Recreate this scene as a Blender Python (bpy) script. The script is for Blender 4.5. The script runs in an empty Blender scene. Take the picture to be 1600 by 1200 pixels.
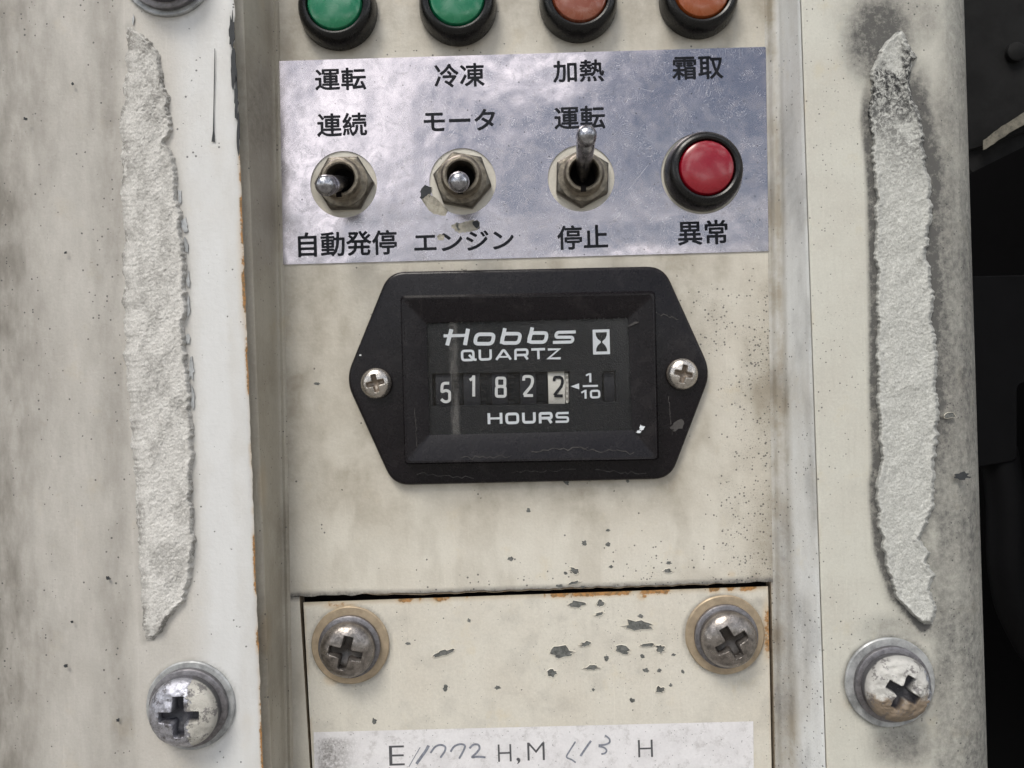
import bpy, math, random
import numpy as np
from mathutils import Vector, Matrix
from mathutils.geometry import tessellate_polygon

R = math.radians
scene = bpy.context.scene
col = scene.collection

# ------------------------------------------------------------------ camera, sky, sun, exposure
K = 0.00013            # metres per unit of the panel drawing (0.13 mm)
Z0 = 1.25              # height of the middle of the panel above the ground
D = 1232.0             # camera distance in drawing units (16 cm)
ROLL = R(1.75)
SUN_EL, SUN_AZ = 54.0, 24.0   # elevation, and how far to the left of straight-on the light comes from

cam = bpy.data.cameras.new('camera')
cam.sensor_width = 36.0
cam.lens = D / 1600.0 * 36.0
cam.clip_start, cam.clip_end = 0.005, 3000.0
cam_o = bpy.data.objects.new('camera', cam)
col.objects.link(cam_o)
_r = Vector((math.cos(ROLL), 0, -math.sin(ROLL)))
_u = Vector((math.sin(ROLL), 0, math.cos(ROLL)))
_b = Vector((0, -1, 0))
_m = Matrix((_r, _u, _b)).transposed().to_4x4()
_m.translation = Vector((0, -D * K, Z0))
cam_o.matrix_world = _m
scene.camera = cam_o

world = bpy.data.worlds.new('World')
scene.world = world
world.use_nodes = True
wn = world.node_tree
wn.nodes.clear()
w_out = wn.nodes.new('ShaderNodeOutputWorld')
w_bg = wn.nodes.new('ShaderNodeBackground')
w_sky = wn.nodes.new('ShaderNodeTexSky')
w_sky.sky_type = 'NISHITA'
w_sky.sun_disc = False
w_sky.sun_elevation = R(SUN_EL)
w_sky.sun_rotation = R(180 + SUN_AZ)
w_sky.dust_density = 1.2
w_tc = wn.nodes.new('ShaderNodeTexCoord')
w_map = wn.nodes.new('ShaderNodeMapping')
w_map.inputs['Location'].default_value = (5.1, -2.3, 0.4)
w_map.inputs['Scale'].default_value = (1.0, 1.0, 1.6)
w_no = wn.nodes.new('ShaderNodeTexNoise')
w_no.inputs['Scale'].default_value = 4.6
w_no.inputs['Detail'].default_value = 6.0
w_no.inputs['Roughness'].default_value = 0.55
w_rp = wn.nodes.new('ShaderNodeValToRGB')
w_rp.color_ramp.elements[0].position = 0.515
w_rp.color_ramp.elements[1].position = 0.60
w_mx = wn.nodes.new('ShaderNodeMix')
w_mx.data_type = 'RGBA'
w_mx.inputs[7].default_value = (50.0, 49.5, 49.5, 1)       # cloud white, in the sky's own units
wn.links.new(w_tc.outputs['Generated'], w_map.inputs['Vector'])
wn.links.new(w_map.outputs[0], w_no.inputs['Vector'])
wn.links.new(w_no.outputs[0], w_rp.inputs[0])
wn.links.new(w_rp.outputs[0], w_mx.inputs[0])
wn.links.new(w_sky.outputs[0], w_mx.inputs[6])
wn.links.new(w_mx.outputs[2], w_bg.inputs[0])
w_bg.inputs[1].default_value = 0.060
wn.links.new(w_bg.outputs[0], w_out.inputs[0])

sun = bpy.data.lights.new('sun', 'SUN')
sun.energy = 2.1
sun.angle = R(22)
sun.color = (1.0, 0.95, 0.87)
sun_o = bpy.data.objects.new('sun', sun)
col.objects.link(sun_o)
_sd = Vector((-math.sin(R(SUN_AZ)) * math.cos(R(SUN_EL)), -math.cos(R(SUN_AZ)) * math.cos(R(SUN_EL)), math.sin(R(SUN_EL))))
sun_o.rotation_euler = _sd.to_track_quat('Z', 'Y').to_euler()
sun_o.location = (0, -1, 4)

scene.view_settings.view_transform = 'Standard'
scene.view_settings.look = 'None'
scene.view_settings.exposure = 0.17
scene.view_settings.gamma = 1.0
scene.render.engine = 'CYCLES'
scene.cycles.use_denoising = True
scene.cycles.max_bounces = 6

# ------------------------------------------------------------------ helpers
CR, SR = math.cos(ROLL), math.sin(ROLL)


def L(u, v, h=0.0):
    """drawing point (x, y, h) on the plane at depth h that the photograph shows at pixel (u, v)"""
    s = (D - h) / D
    a, b = (u - 800.0) * s, (600.0 - v) * s
    return np.array([a * CR + b * SR, -a * SR + b * CR, h])


def La(u, v, h):
    u, v, h = np.broadcast_arrays(np.asarray(u, float), np.asarray(v, float), np.asarray(h, float))
    s = (D - h) / D
    a, b = (u - 800.0) * s, (600.0 - v) * s
    return np.stack([a * CR + b * SR, -a * SR + b * CR, h], -1)


def _hash(ix, iy, seed):
    n = (ix.astype(np.int64) * 374761393 + iy.astype(np.int64) * 668265263 + seed * 1442695041) & 0xFFFFFFFF
    n = ((n ^ (n >> 13)) * 1274126177) & 0xFFFFFFFF
    n = n ^ (n >> 16)
    return (n & 0xFFFFFF) / float(0xFFFFFF)


def vnoise(x, y, seed=0):
    x = np.asarray(x, float); y = np.asarray(y, float)
    ix, iy = np.floor(x), np.floor(y)
    fx, fy = x - ix, y - iy
    fx = fx * fx * (3 - 2 * fx); fy = fy * fy * (3 - 2 * fy)
    a = _hash(ix, iy, seed); b = _hash(ix + 1, iy, seed)
    c = _hash(ix, iy + 1, seed); d = _hash(ix + 1, iy + 1, seed)
    return (a * (1 - fx) + b * fx) * (1 - fy) + (c * (1 - fx) + d * fx) * fy


def fbm(x, y, seed=0, octs=4):
    t, a, s = 0.0, 0.5, 0.0
    for k in range(octs):
        t = t + a * vnoise(np.asarray(x) * 2 ** k, np.asarray(y) * 2 ** k, seed + k * 17)
        s += a; a *= 0.5
    return t / s


def smooth(a, b, x):
    t = np.clip((np.asarray(x, float) - a) / (b - a), 0, 1)
    return t * t * (3 - 2 * t)


class MB:
    def __init__(self):
        self.v = []; self.f = []; self.mi = []; self.n = 0; self.at = {}

    def add(self, verts, faces, mi=0, **attrs):
        verts = np.asarray(verts, float).reshape(-1, 3)
        off = self.n
        self.v.append(verts); self.n += len(verts)
        self.f += [tuple(int(i) + off for i in f) for f in faces]
        self.mi += [mi] * len(faces)
        for k in set(self.at) | set(attrs):
            if k not in self.at:
                self.at[k] = [np.zeros(off)] if off else []
            val = attrs.get(k)
            self.at[k].append(np.zeros(len(verts)) if val is None else np.asarray(val, float).reshape(-1))
        return off

    def grid(self, P, mi=0, wrap=False, **attrs):
        n, m = P.shape[:2]
        i = np.arange(n - 1)[:, None]
        j = np.arange(m if wrap else m - 1)[None, :]
        j2 = (j + 1) % m
        q = np.stack([i * m + j, i * m + j2, (i + 1) * m + j2, (i + 1) * m + j], -1).reshape(-1, 4)
        self.add(P.reshape(-1, 3), q.tolist(), mi, **attrs)

    def lathe(self, prof, seg=64, c=(0, 0), mi=0, cap=False, wob=0.0, seed=0):
        prof = np.asarray(prof, float)
        t = np.linspace(0, 2 * math.pi, seg, endpoint=False)
        r = prof[:, 0][:, None] * (1 + wob * (vnoise(t * 3, t * 0 + seed, seed)[None, :] - 0.5))
        P = np.stack([c[0] + r * np.cos(t), c[1] + r * np.sin(t), np.repeat(prof[:, 1][:, None], seg, 1)], -1)
        off = self.n
        self.grid(P, mi, wrap=True)
        if cap:
            self.f.append(tuple(off + (len(prof) - 1) * seg + k for k in range(seg))); self.mi.append(mi)

    def rings(self, rings, mi=0, cap_last=True, cap_first=False):
        P = np.array(rings, float)
        off = self.n
        n, m = P.shape[:2]
        self.grid(P, mi, wrap=True)
        if cap_last:
            self.f.append(tuple(off + (n - 1) * m + k for k in range(m))); self.mi.append(mi)
        if cap_first:
            self.f.append(tuple(off + k for k in range(m))[::-1]); self.mi.append(mi)

    def holed(self, outer, holes, h_top, h_bot, mi=0):
        """flat plate with holes: top face at h_top, skirts down to h_bot"""
        loops = [outer] + holes
        allp = [Vector((p[0], p[1], 0)) for l in loops for p in l]
        tris = tessellate_polygon([[Vector((p[0], p[1], 0)) for p in l] for l in loops])
        V = [(p.x, p.y, h_top) for p in allp]
        F = []
        for t in tris:
            a, b, c = (allp[i] for i in t)
            if (b.x - a.x) * (c.y - a.y) - (b.y - a.y) * (c.x - a.x) < 0:
                t = (t[0], t[2], t[1])
            F.append(tuple(t))
        self.add(V, F, mi)
        for l in loops:
            m = len(l)
            top = [(p[0], p[1], h_top) for p in l]; bot = [(p[0], p[1], h_bot) for p in l]
            self.add(top + bot, [(k, (k + 1) % m, m + (k + 1) % m, m + k) for k in range(m)], mi)

    def ribbon(self, pts, w, h, closed=False, mi=0):
        """flat stroke of width w along pts (x, y) lying at height h, mitred"""
        p = np.asarray([q[:2] for q in pts], float)
        n = len(p)
        nx = np.roll(p, -1, 0) - p; pv = p - np.roll(p, 1, 0)
        if not closed:
            nx[-1] = pv[-1]; pv[0] = nx[0]
        nx /= np.linalg.norm(nx, axis=1)[:, None] + 1e-9; pv /= np.linalg.norm(pv, axis=1)[:, None] + 1e-9
        t = nx + pv
        t /= np.linalg.norm(t, axis=1)[:, None] + 1e-9
        nn = np.stack([-t[:, 1], t[:, 0]], 1)
        c = np.clip((nn * np.stack([-nx[:, 1], nx[:, 0]], 1)).sum(1), 0.5, 1)
        ww = np.broadcast_to(np.asarray(w, float), (n,))
        o = nn * (ww / 2 / c)[:, None]
        a, b = p + o, p - o
        V = np.zeros((2 * n, 3)); V[:n, :2] = a; V[n:, :2] = b; V[:, 2] = h
        k = n if closed else n - 1
        self.add(V, [(n + i, n + (i + 1) % n, (i + 1) % n, i) for i in range(k)], mi)

    def build(self, name, mats, parent=None, base=(0, 0, 0), smooth_angle=35, label=None, kind=None, cat=None, group=None):
        V = np.concatenate(self.v) - np.asarray(base, float)[None, :]
        co = np.stack([V[:, 0] * K, -V[:, 2] * K, V[:, 1] * K], 1)
        me = bpy.data.meshes.new(name)
        me.from_pydata(co.tolist(), [], self.f)
        mats = mats if isinstance(mats, (list, tuple)) else [mats]
        for m in mats:
            me.materials.append(m)
        me.polygons.foreach_set('material_index', self.mi)
        if smooth_angle:
            me.polygons.foreach_set('use_smooth', [True] * len(self.f))
            me.update()
            me.set_sharp_from_angle(angle=R(smooth_angle))
        for k, lst in self.at.items():
            a = me.attributes.new(k, 'FLOAT', 'POINT')
            a.data.foreach_set('value', np.concatenate(lst).astype(np.float32))
        me.update()
        o = bpy.data.objects.new(name, me)
        col.objects.link(o)
        if parent is not None:
            o.parent = parent
        else:
            o.location = (base[0] * K, -base[2] * K, Z0 + base[1] * K)
        tag(o, label, cat, group, kind)
        return o


def tag(o, label=None, cat=None, group=None, kind=None):
    if label: o['label'] = label
    if cat: o['category'] = cat
    if group: o['group'] = group
    if kind: o['kind'] = kind


def thing(name, label, cat, p=(0, 0, 0), rot=0.0, group=None):
    o = bpy.data.objects.new(name, None)
    o.empty_display_size = 0.005
    col.objects.link(o)
    o.location = (p[0] * K, -p[2] * K, Z0 + p[1] * K)
    o.rotation_euler = (0, -rot, 0)
    tag(o, label, cat, group)
    return o


def copy_thing(root, p, rot=0.0, label=None):
    r = root.copy(); col.objects.link(r)
    r.location = (p[0] * K, -p[2] * K, Z0 + p[1] * K)
    r.rotation_euler = (0, -rot, 0)
    if label: r['label'] = label
    for ch in list(root.children):
        c = ch.copy(); col.objects.link(c); c.parent = r
        for g in ch.children:
            d = g.copy(); col.objects.link(d); d.parent = c
    return r


def round_path(pts, r, closed=True, seg=6):
    p = [np.asarray(q[:2], float) for q in pts]
    n = len(p); out = []
    for i in range(n):
        if not closed and i in (0, n - 1):
            out.append(p[i]); continue
        a, b, c = p[i - 1], p[i], p[(i + 1) % n]
        d1, d2 = a - b, c - b
        l1, l2 = np.linalg.norm(d1), np.linalg.norm(d2)
        q = min(r, l1 * 0.49, l2 * 0.49)
        s, e = b + d1 / l1 * q, b + d2 / l2 * q
        for k in range(seg + 1):
            t = k / seg
            out.append((1 - t) ** 2 * s + 2 * t * (1 - t) * b + t * t * e)
    return out


def inset(pts, d):
    p = np.asarray(pts, float)
    nx = np.roll(p, -1, 0) - p; pv = p - np.roll(p, 1, 0)
    nx /= np.linalg.norm(nx, axis=1)[:, None] + 1e-9; pv /= np.linalg.norm(pv, axis=1)[:, None] + 1e-9
    t = nx + pv; t /= np.linalg.norm(t, axis=1)[:, None] + 1e-9
    area = 0.5 * np.sum(p[:, 0] * np.roll(p[:, 1], -1) - np.roll(p[:, 0], -1) * p[:, 1])
    nn = np.stack([-t[:, 1], t[:, 0]], 1) * (1 if area > 0 else -1)
    return p + nn * d


def at_h(pts, h):
    return [(q[0], q[1], h) for q in pts]


def ccw(pts):
    p = np.asarray([q[:2] for q in pts], float)
    a = 0.5 * np.sum(p[:, 0] * np.roll(p[:, 1], -1) - np.roll(p[:, 0], -1) * p[:, 1])
    return p if a > 0 else p[::-1]


def circle(c, r, n=72):
    return [(c[0] + r * math.cos(2 * math.pi * k / n), c[1] + r * math.sin(2 * math.pi * k / n)) for k in range(n)]


def text_part(body, box, h, m, parent, name='lettering', base=(0, 0, 0), bold=0.0, shear=0.0, rot=0.0, fat=0.0):
    """flat print: the words fitted to the box (u0, v0, u1, v1) as photographed, lying at height h"""
    c = bpy.data.curves.new('t', 'FONT')
    c.body = body; c.size = 1.0; c.offset = bold; c.shear = shear; c.resolution_u = 3
    o = bpy.data.objects.new('t', c)
    col.objects.link(o)
    dg = bpy.context.evaluated_depsgraph_get()
    me0 = bpy.data.meshes.new_from_object(o.evaluated_get(dg))
    V = np.array([v.co[:] for v in me0.vertices]); F = [tuple(p.vertices) for p in me0.polygons]
    bpy.data.objects.remove(o); bpy.data.curves.remove(c); bpy.data.meshes.remove(me0)
    mn, mx = V.min(0), V.max(0)
    cc = L((box[0] + box[2]) / 2, (box[1] + box[3]) / 2, h)
    s = (D - h) / D
    W_, H_ = (box[2] - box[0]) * s - 2 * fat, (box[3] - box[1]) * s - 2 * fat
    X = ((V[:, 0] - mn[0]) / (mx[0] - mn[0]) - 0.5) * W_
    Y = ((V[:, 1] - mn[1]) / (mx[1] - mn[1]) - 0.5) * H_
    cr, sr = math.cos(rot), math.sin(rot)
    P = np.stack([cc[0] + X * cr - Y * sr, cc[1] + X * sr + Y * cr, np.full(len(X), h)], 1)
    b = MB(); b.add(P, F)
    for k in range(8 if fat else 0):
        a = k * math.pi / 4
        b.add(P + np.array([fat * math.cos(a), fat * math.sin(a), 0.03 * (k + 1)]), F)
    return b.build(name, m, parent, base, smooth_angle=0)


# ------------------------------------------------------------------ materials
class G:
    def __init__(self, name):
        self.mat = bpy.data.materials.new(name); self.mat.use_nodes = True
        self.t = self.mat.node_tree; self.t.nodes.clear()
        self.out = self.t.nodes.new('ShaderNodeOutputMaterial')
        self.b = self.t.nodes.new('ShaderNodeBsdfPrincipled')
        self.t.links.new(self.b.outputs[0], self.out.inputs[0])

    def set(self, sock, val):
        if isinstance(val, bpy.types.NodeSocket):
            self.t.links.new(val, sock)
        elif isinstance(val, (tuple, list)) and len(val) == 3 and sock.type == 'RGBA':
            sock.default_value = (*val, 1)
        else:
            sock.default_value = val

    def m(self, op, a, b=0.0, c=None, clamp=False):
        n = self.t.nodes.new('ShaderNodeMath'); n.operation = op; n.use_clamp = clamp
        self.set(n.inputs[0], a); self.set(n.inputs[1], b)
        if c is not None: self.set(n.inputs[2], c)
        return n.outputs[0]

    def mul(self, a, b): return self.m('MULTIPLY', a, b)
    def add(self, a, b): return self.m('ADD', a, b)

    def ss(self, x, a, b, lo=0.0, hi=1.0):
        n = self.t.nodes.new('ShaderNodeMapRange'); n.interpolation_type = 'SMOOTHSTEP'
        self.set(n.inputs[0], x); self.set(n.inputs[1], a); self.set(n.inputs[2], b)
        self.set(n.inputs[3], lo); self.set(n.inputs[4], hi)
        return n.outputs[0]

    def pos(self, scale=(1, 1, 1), obj=False):
        """panel coordinates in drawing units"""
        if obj:
            src = self.t.nodes.new('ShaderNodeTexCoord').outputs['Object']
        else:
            src = self.t.nodes.new('ShaderNodeNewGeometry').outputs['Position']
        n = self.t.nodes.new('ShaderNodeMapping')
        n.inputs['Location'].default_value = (0, 0, 0 if obj else -Z0 / K * scale[2])
        n.inputs['Scale'].default_value = tuple(s / K for s in scale)
        self.t.links.new(src, n.inputs[0])
        return n.outputs[0]

    def noise(self, vec, scale, detail=4, rough=0.55, dist=0.0):
        n = self.t.nodes.new('ShaderNodeTexNoise')
        self.set(n.inputs['Vector'], vec); n.inputs['Scale'].default_value = scale
        n.inputs['Detail'].default_value = detail; n.inputs['Roughness'].default_value = rough
        n.inputs['Distortion'].default_value = dist
        return n.outputs[0]

    def voro(self, vec, scale, out='Distance', feature='F1', rnd=1.0):
        n = self.t.nodes.new('ShaderNodeTexVoronoi'); n.feature = feature
        self.set(n.inputs['Vector'], vec); n.inputs['Scale'].default_value = scale
        n.inputs['Randomness'].default_value = rnd
        return n.outputs[out]

    def mix(self, f, a, b, mode='MIX'):
        n = self.t.nodes.new('ShaderNodeMix'); n.data_type = 'RGBA'; n.blend_type = mode
        self.set(n.inputs[0], f); self.set(n.inputs[6], a); self.set(n.inputs[7], b)
        return n.outputs[2]

    def attr(self, name):
        n = self.t.nodes.new('ShaderNodeAttribute'); n.attribute_name = name
        return n.outputs['Fac']

    def sep(self, vec):
        n = self.t.nodes.new('ShaderNodeSeparateXYZ'); self.set(n.inputs[0], vec)
        return n.outputs

    def bump(self, hgt, strength, dist=1.0, prev=None):
        n = self.t.nodes.new('ShaderNodeBump'); n.inputs['Strength'].default_value = strength
        n.inputs['Distance'].default_value = dist * K
        self.set(n.inputs['Height'], hgt)
        if prev is not None: self.set(n.inputs['Normal'], prev)
        return n.outputs[0]

    def done(self, color, rough=0.5, metal=0.0, normal=None, spec=0.5, coat=None):
        self.set(self.b.inputs['Base Color'], color); self.set(self.b.inputs['Roughness'], rough)
        self.set(self.b.inputs['Metallic'], metal); self.b.inputs['Specular IOR Level'].default_value = spec
        if normal is not None: self.set(self.b.inputs['Normal'], normal)
        if coat: self.b.inputs['Coat Weight'].default_value = coat; self.b.inputs['Coat Roughness'].default_value = 0.12
        return self.mat


def paint(name, base, warm, rough=0.42, speck=0.06, mott=0.5, calm=1.0, grime=(0.10, 0.095, 0.09)):
    g = G(name)
    P = g.pos()
    big = g.noise(P, 0.009, 5, 0.6)
    mid = g.noise(P, 0.035, 8, 0.72)
    fine = g.noise(P, 0.33, 5, 0.75)
    vst = g.noise(g.pos((0.12, 0.12, 0.012)), 1.0, 4, 0.6)
    c = g.mix(g.mul(g.ss(big, 0.35, 0.68), mott), base, warm)
    c = g.mix(g.mul(g.ss(mid, 0.45, 0.75), 0.28 * calm), c, tuple(x * 0.80 for x in base))
    c = g.mix(g.mul(g.ss(vst, 0.52, 0.75), 0.22), c, tuple(x * 0.86 for x in warm))
    c = g.mix(g.mul(g.ss(fine, 0.50, 0.72), 0.30), c, tuple(x * 0.62 for x in base))
    c = g.mix(g.mul(g.ss(fine, 0.48, 0.30), 0.30), c, tuple(min(1, x * 1.25) for x in base))
    yel = g.noise(P, 0.016, 6, 0.7)
    c = g.mix(g.mul(g.ss(yel, 0.56, 0.75), 0.35), c, tuple(x * y for x, y in zip(base, (0.95, 0.84, 0.62))))
    # faint pale rub marks
    sc = g.noise(g.pos((0.5, 0.5, 0.02)), 0.55, 2, 0.5, 0.4)
    c = g.mix(g.mul(g.ss(sc, 0.66, 0.74), 0.25), c, tuple(min(1, x * 1.22) for x in base))
    c = g.mix(g.mul(g.attr('lit_strip'), 0.85), c, (0.70, 0.71, 0.71))
    c = g.mix(g.mul(g.attr('tan'), g.add(0.35, g.mul(g.ss(g.noise(P, 0.014, 7, 0.7), 0.3, 0.7), 0.8))), c, (0.32, 0.285, 0.225))
    # settled grime, and shade painted in on the curved sheets
    ga = g.attr('grime')
    gm = g.mul(ga, g.add(0.45, g.mul(g.ss(g.noise(g.pos((1, 1, 0.35 if calm < 1 else 1)), 0.09 if calm == 1 else 0.05, 8, 0.78 if calm == 1 else 0.6), 0.2, 0.8), 0.85 * max(calm, 0.6))))
    c = g.mix(g.m('MINIMUM', gm, 0.97), c, grime)
    # black pepper specks
    sa = g.add(g.mul(g.attr('speck'), g.ss(g.noise(P, 0.022, 5, 0.7), 0.36, 0.6)), g.mul(g.ss(g.noise(P, 0.012, 5, 0.7), 0.45, 0.65), speck))
    v1 = g.voro(P, 0.24); v1c = g.voro(P, 0.24, 'Color')
    rr_ = g.add(0.08, g.mul(g.m('POWER', g.sep(v1c)[1], 2.0), 0.42))
    s1 = g.mul(g.ss(v1, g.mul(rr_, 0.5), rr_, 1, 0), g.m('LESS_THAN', g.sep(v1c)[0], sa))
    v2 = g.voro(P, 0.11); v2c = g.voro(P, 0.11, 'Color')
    s2 = g.mul(g.ss(g.add(v2, g.mul(g.noise(P, 0.6, 2), 0.12)), 0.16, 0.22, 1, 0), g.m('LESS_THAN', g.sep(v2c)[0], g.mul(sa, 0.55)))
    clot = g.mul(g.ss(g.noise(P, 0.42, 6, 0.85), 0.54, 0.63), g.ss(sa, 0.10, 0.7))
    sp = g.m('MAXIMUM', g.m('MAXIMUM', g.mul(s1, 0.78), g.mul(s2, 0.8)), g.mul(clot, 0.75))
    c = g.mix(sp, c, (0.035, 0.034, 0.036))
    # rust
    ra = g.attr('rust')
    rn = g.noise(P, 0.12, 5, 0.7)
    rf = g.ss(g.add(ra, g.mul(g.add(rn, -0.5), 1.3)), 0.42, 0.70)
    rc = g.mix(g.ss(g.noise(P, 0.25, 4), 0.4, 0.62), (0.34, 0.13, 0.03), (0.05, 0.02, 0.012))
    c = g.mix(g.mul(rf, g.ss(ra, 0.02, 0.12)), c, rc)
    halo = g.mul(g.ss(ra, 0.0, 0.5), 0.35)
    c = g.mix(halo, c, (0.50, 0.33, 0.14))
    nb = g.bump(g.noise(P, 0.16, 3, 0.5), 0.25, 2.0)
    nb = g.bump(sp, 0.35, -1.0, nb)
    nb = g.bump(fine, 0.10, 1.0, nb)
    ro = g.add(rough, g.mul(g.m('MAXIMUM', ga, rf), 0.35))
    return g.done(c, ro, 0.0, nb)


M = {}
M['cream'] = paint('cream_paint', (0.62, 0.59, 0.515), (0.56, 0.515, 0.435))
M['cover'] = paint('cover_paint', (0.565, 0.54, 0.495), (0.51, 0.475, 0.425), rough=0.36, speck=0.02, mott=0.35, calm=0.45, grime=(0.19, 0.175, 0.150))
M['flange'] = paint('flange_paint', (0.55, 0.54, 0.475), (0.47, 0.44, 0.38), rough=0.5, speck=0.07, grime=(0.082, 0.080, 0.076))
M['lip'] = paint('lip_paint_lit', (0.62, 0.63, 0.62), (0.53, 0.52, 0.49), rough=0.38, speck=0.16)  # bluish sky sheen of the lip put into its base colour
M['wall'] = paint('wall_paint_shaded', (0.43, 0.40, 0.335), (0.32, 0.285, 0.225), rough=0.4, speck=0.05, mott=0.8, grime=(0.13, 0.11, 0.08))  # housing paint with the shade on this wall put into the colour

# sticker vinyl
g = G('sticker_vinyl'); P = g.pos()
c = g.mix(g.mul(g.ss(g.noise(P, 0.02, 5, 0.6), 0.4, 0.7), 0.6), (0.76, 0.745, 0.75), (0.64, 0.625, 0.63))
c = g.mix(g.mul(g.ss(g.noise(g.pos((1, 1, 1)), 0.05, 8, 0.78), 0.50, 0.66), 0.55), c, (0.42, 0.40, 0.39))
ga = g.attr('grime')
c = g.mix(g.mul(ga, g.ss(g.noise(P, 0.25, 5, 0.7), 0.2, 0.7)), c, (0.22, 0.21, 0.20))
v = g.voro(P, 0.22); vc = g.sep(g.voro(P, 0.22, 'Color'))[0]
c = g.mix(g.mul(g.mul(g.ss(v, 0.1, 0.25, 1, 0), g.m('LESS_THAN', vc, g.add(0.12, g.mul(ga, 0.4)))), 0.7), c, (0.08, 0.08, 0.08))
M['sticker'] = g.done(c, 0.45, 0.0, g.bump(g.noise(P, 0.03, 4), 0.25, 6.0))

# brushed, scratched aluminium
g = G('aluminium'); P = g.pos()
n1 = g.noise(g.pos((1, 1, 1)), 0.010, 4, 0.6, 0.4)
scr = g.noise(g.pos((0.9, 0.9, 0.05)), 0.7, 3, 0.6, 0.3)
spk = g.noise(P, 0.55, 3, 0.7)
smut = g.noise(P, 0.05, 6, 0.7, 0.8)
c = g.mix(g.mul(g.ss(smut, 0.45, 0.75), 0.30), (0.46, 0.425, 0.445), (0.28, 0.265, 0.275))
c = g.mix(g.mul(g.ss(spk, 0.56, 0.72), 0.22), c, (0.86, 0.87, 0.90))
# thin curved scratches
sv = g.voro(g.pos((1, 1, 1)), 0.022, 'Distance', 'DISTANCE_TO_EDGE')
dis = g.noise(P, 0.02, 3, 0.5, 3.0)
line = g.m('ABSOLUTE', g.add(g.m('FRACT', g.mul(dis, 9.0)), -0.5))
line = g.mul(g.ss(line, 0.0, 0.03, 1, 0), g.ss(g.noise(P, 0.03, 3), 0.46, 0.58))
for ang, sc_ in ((0.5, 0.9), (-0.7, 1.1), (1.3, 1.3)):
    mp = g.t.nodes.new('ShaderNodeMapping'); g.set(mp.inputs[0], P); mp.inputs['Rotation'].default_value = (0, ang, 0)
    mp2 = g.t.nodes.new('ShaderNodeMapping'); g.set(mp2.inputs[0], mp.outputs[0]); mp2.inputs['Scale'].default_value = (0.35 * sc_, 0.35, 0.012)
    ln = g.noise(mp2.outputs[0], 1.0, 2, 0.5, 0.3)
    line = g.m('MAXIMUM', line, g.mul(g.ss(ln, 0.73, 0.79), g.ss(g.noise(P, 0.012, 3), 0.45, 0.6)))
c = g.mix(g.mul(line, 0.45), c, (0.9, 0.9, 0.92))
stn = g.noise(P, 0.13, 6, 0.8)
c = g.mix(g.mul(g.ss(stn, 0.56, 0.70), 0.5), c, (0.24, 0.22, 0.21))
v = g.voro(P, 0.16); vc = g.sep(g.voro(P, 0.16, 'Color'))[0]
pit = g.mul(g.ss(v, 0.10, 0.24, 1, 0), g.m('LESS_THAN', vc, 0.05))
c = g.mix(g.mul(pit, 0.8), c, (0.08, 0.075, 0.07))
ro = g.add(g.add(g.add(0.16, g.mul(line, 0.25)), g.mul(g.ss(n1, 0.4, 0.7), 0.05)), g.mul(g.ss(smut, 0.4, 0.75), 0.10))
nb = g.bump(g.noise(g.pos((1, 1, 1)), 0.013, 2, 0.4), 0.5, 5.0)
nb = g.bump(g.noise(P, 0.07, 3, 0.5), 0.2, 0.5, nb)
nb = g.bump(g.add(spk, g.mul(line, -0.3)), 0.05, 0.3, nb)
M['alu'] = g.done(c, ro, 0.95, nb)


def plain(name, colr, rough=0.5, metal=0.0, var=0.25, vs=0.1, bump=0.15, dust=0.0, dustc=(0.35, 0.33, 0.30), obj=False, spec=0.5, coat=None, dark=0.55):
    g = G(name); P = g.pos(obj=obj)
    n = g.noise(P, vs, 5, 0.65)
    c = g.mix(g.mul(g.ss(n, 0.35, 0.7), var), colr, tuple(x * dark for x in colr))
    if dust:
        f = g.ss(g.noise(P, 0.9, 3, 0.75), 0.58, 0.70)
        c = g.mix(g.mul(f, dust), c, dustc)
        f2 = g.ss(g.noise(P, 0.03, 6, 0.7, 0.6), 0.50, 0.72)
        c = g.mix(g.mul(f2, dust * 0.35), c, dustc)
    if name.endswith('steel') and name != 'dark_steel':
        gr = g.mul(g.attr('grime'), g.add(0.75, g.mul(n, 0.4)))
        c = g.mix(g.m('MINIMUM', gr, 1.0), c, (0.16, 0.12, 0.085) if name[0] == 'b' else (0.03, 0.024, 0.02))
        metal = g.m('MULTIPLY', g.m('SUBTRACT', 1.0, g.m('MINIMUM', gr, 1.0)), metal)
    ro = g.add(rough, g.mul(g.add(n, -0.5), 0.25))
    nb = g.bump(g.noise(P, vs * 4, 4, 0.6), bump, 1.0) if bump else None
    return g.done(c, ro, metal, nb, spec, coat)


M['ink'] = plain('black_ink', (0.009, 0.010, 0.014), 0.5, var=0.3, vs=0.2, bump=0.1, spec=0.15)
M['nut'] = plain('tarnished_nut', (0.155, 0.14, 0.115), 0.36, 0.75, var=0.85, vs=0.09, bump=0.5, dust=0.25, dustc=(0.08, 0.06, 0.04), dark=0.3)
M['bush'] = plain('tarnished_bushing', (0.23, 0.20, 0.155), 0.32, 0.8, var=0.8, vs=0.11, bump=0.5, dust=0.3, dustc=(0.10, 0.06, 0.035), dark=0.35)
M['lever'] = plain('chromed_lever', (0.50, 0.50, 0.53), 0.24, 1.0, var=0.9, vs=0.12, bump=0.25, dust=0.25, dustc=(0.15, 0.12, 0.09), dark=0.3)
M['hole'] = plain('dark_hole', (0.006, 0.005, 0.005), 0.9, bump=0, spec=0.1)
M['rubber'] = plain('black_bezel', (0.007, 0.007, 0.007), 0.26, var=0.5, vs=0.1, bump=0.2, dust=0.14, dustc=(0.12, 0.11, 0.09), spec=0.35)
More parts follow.
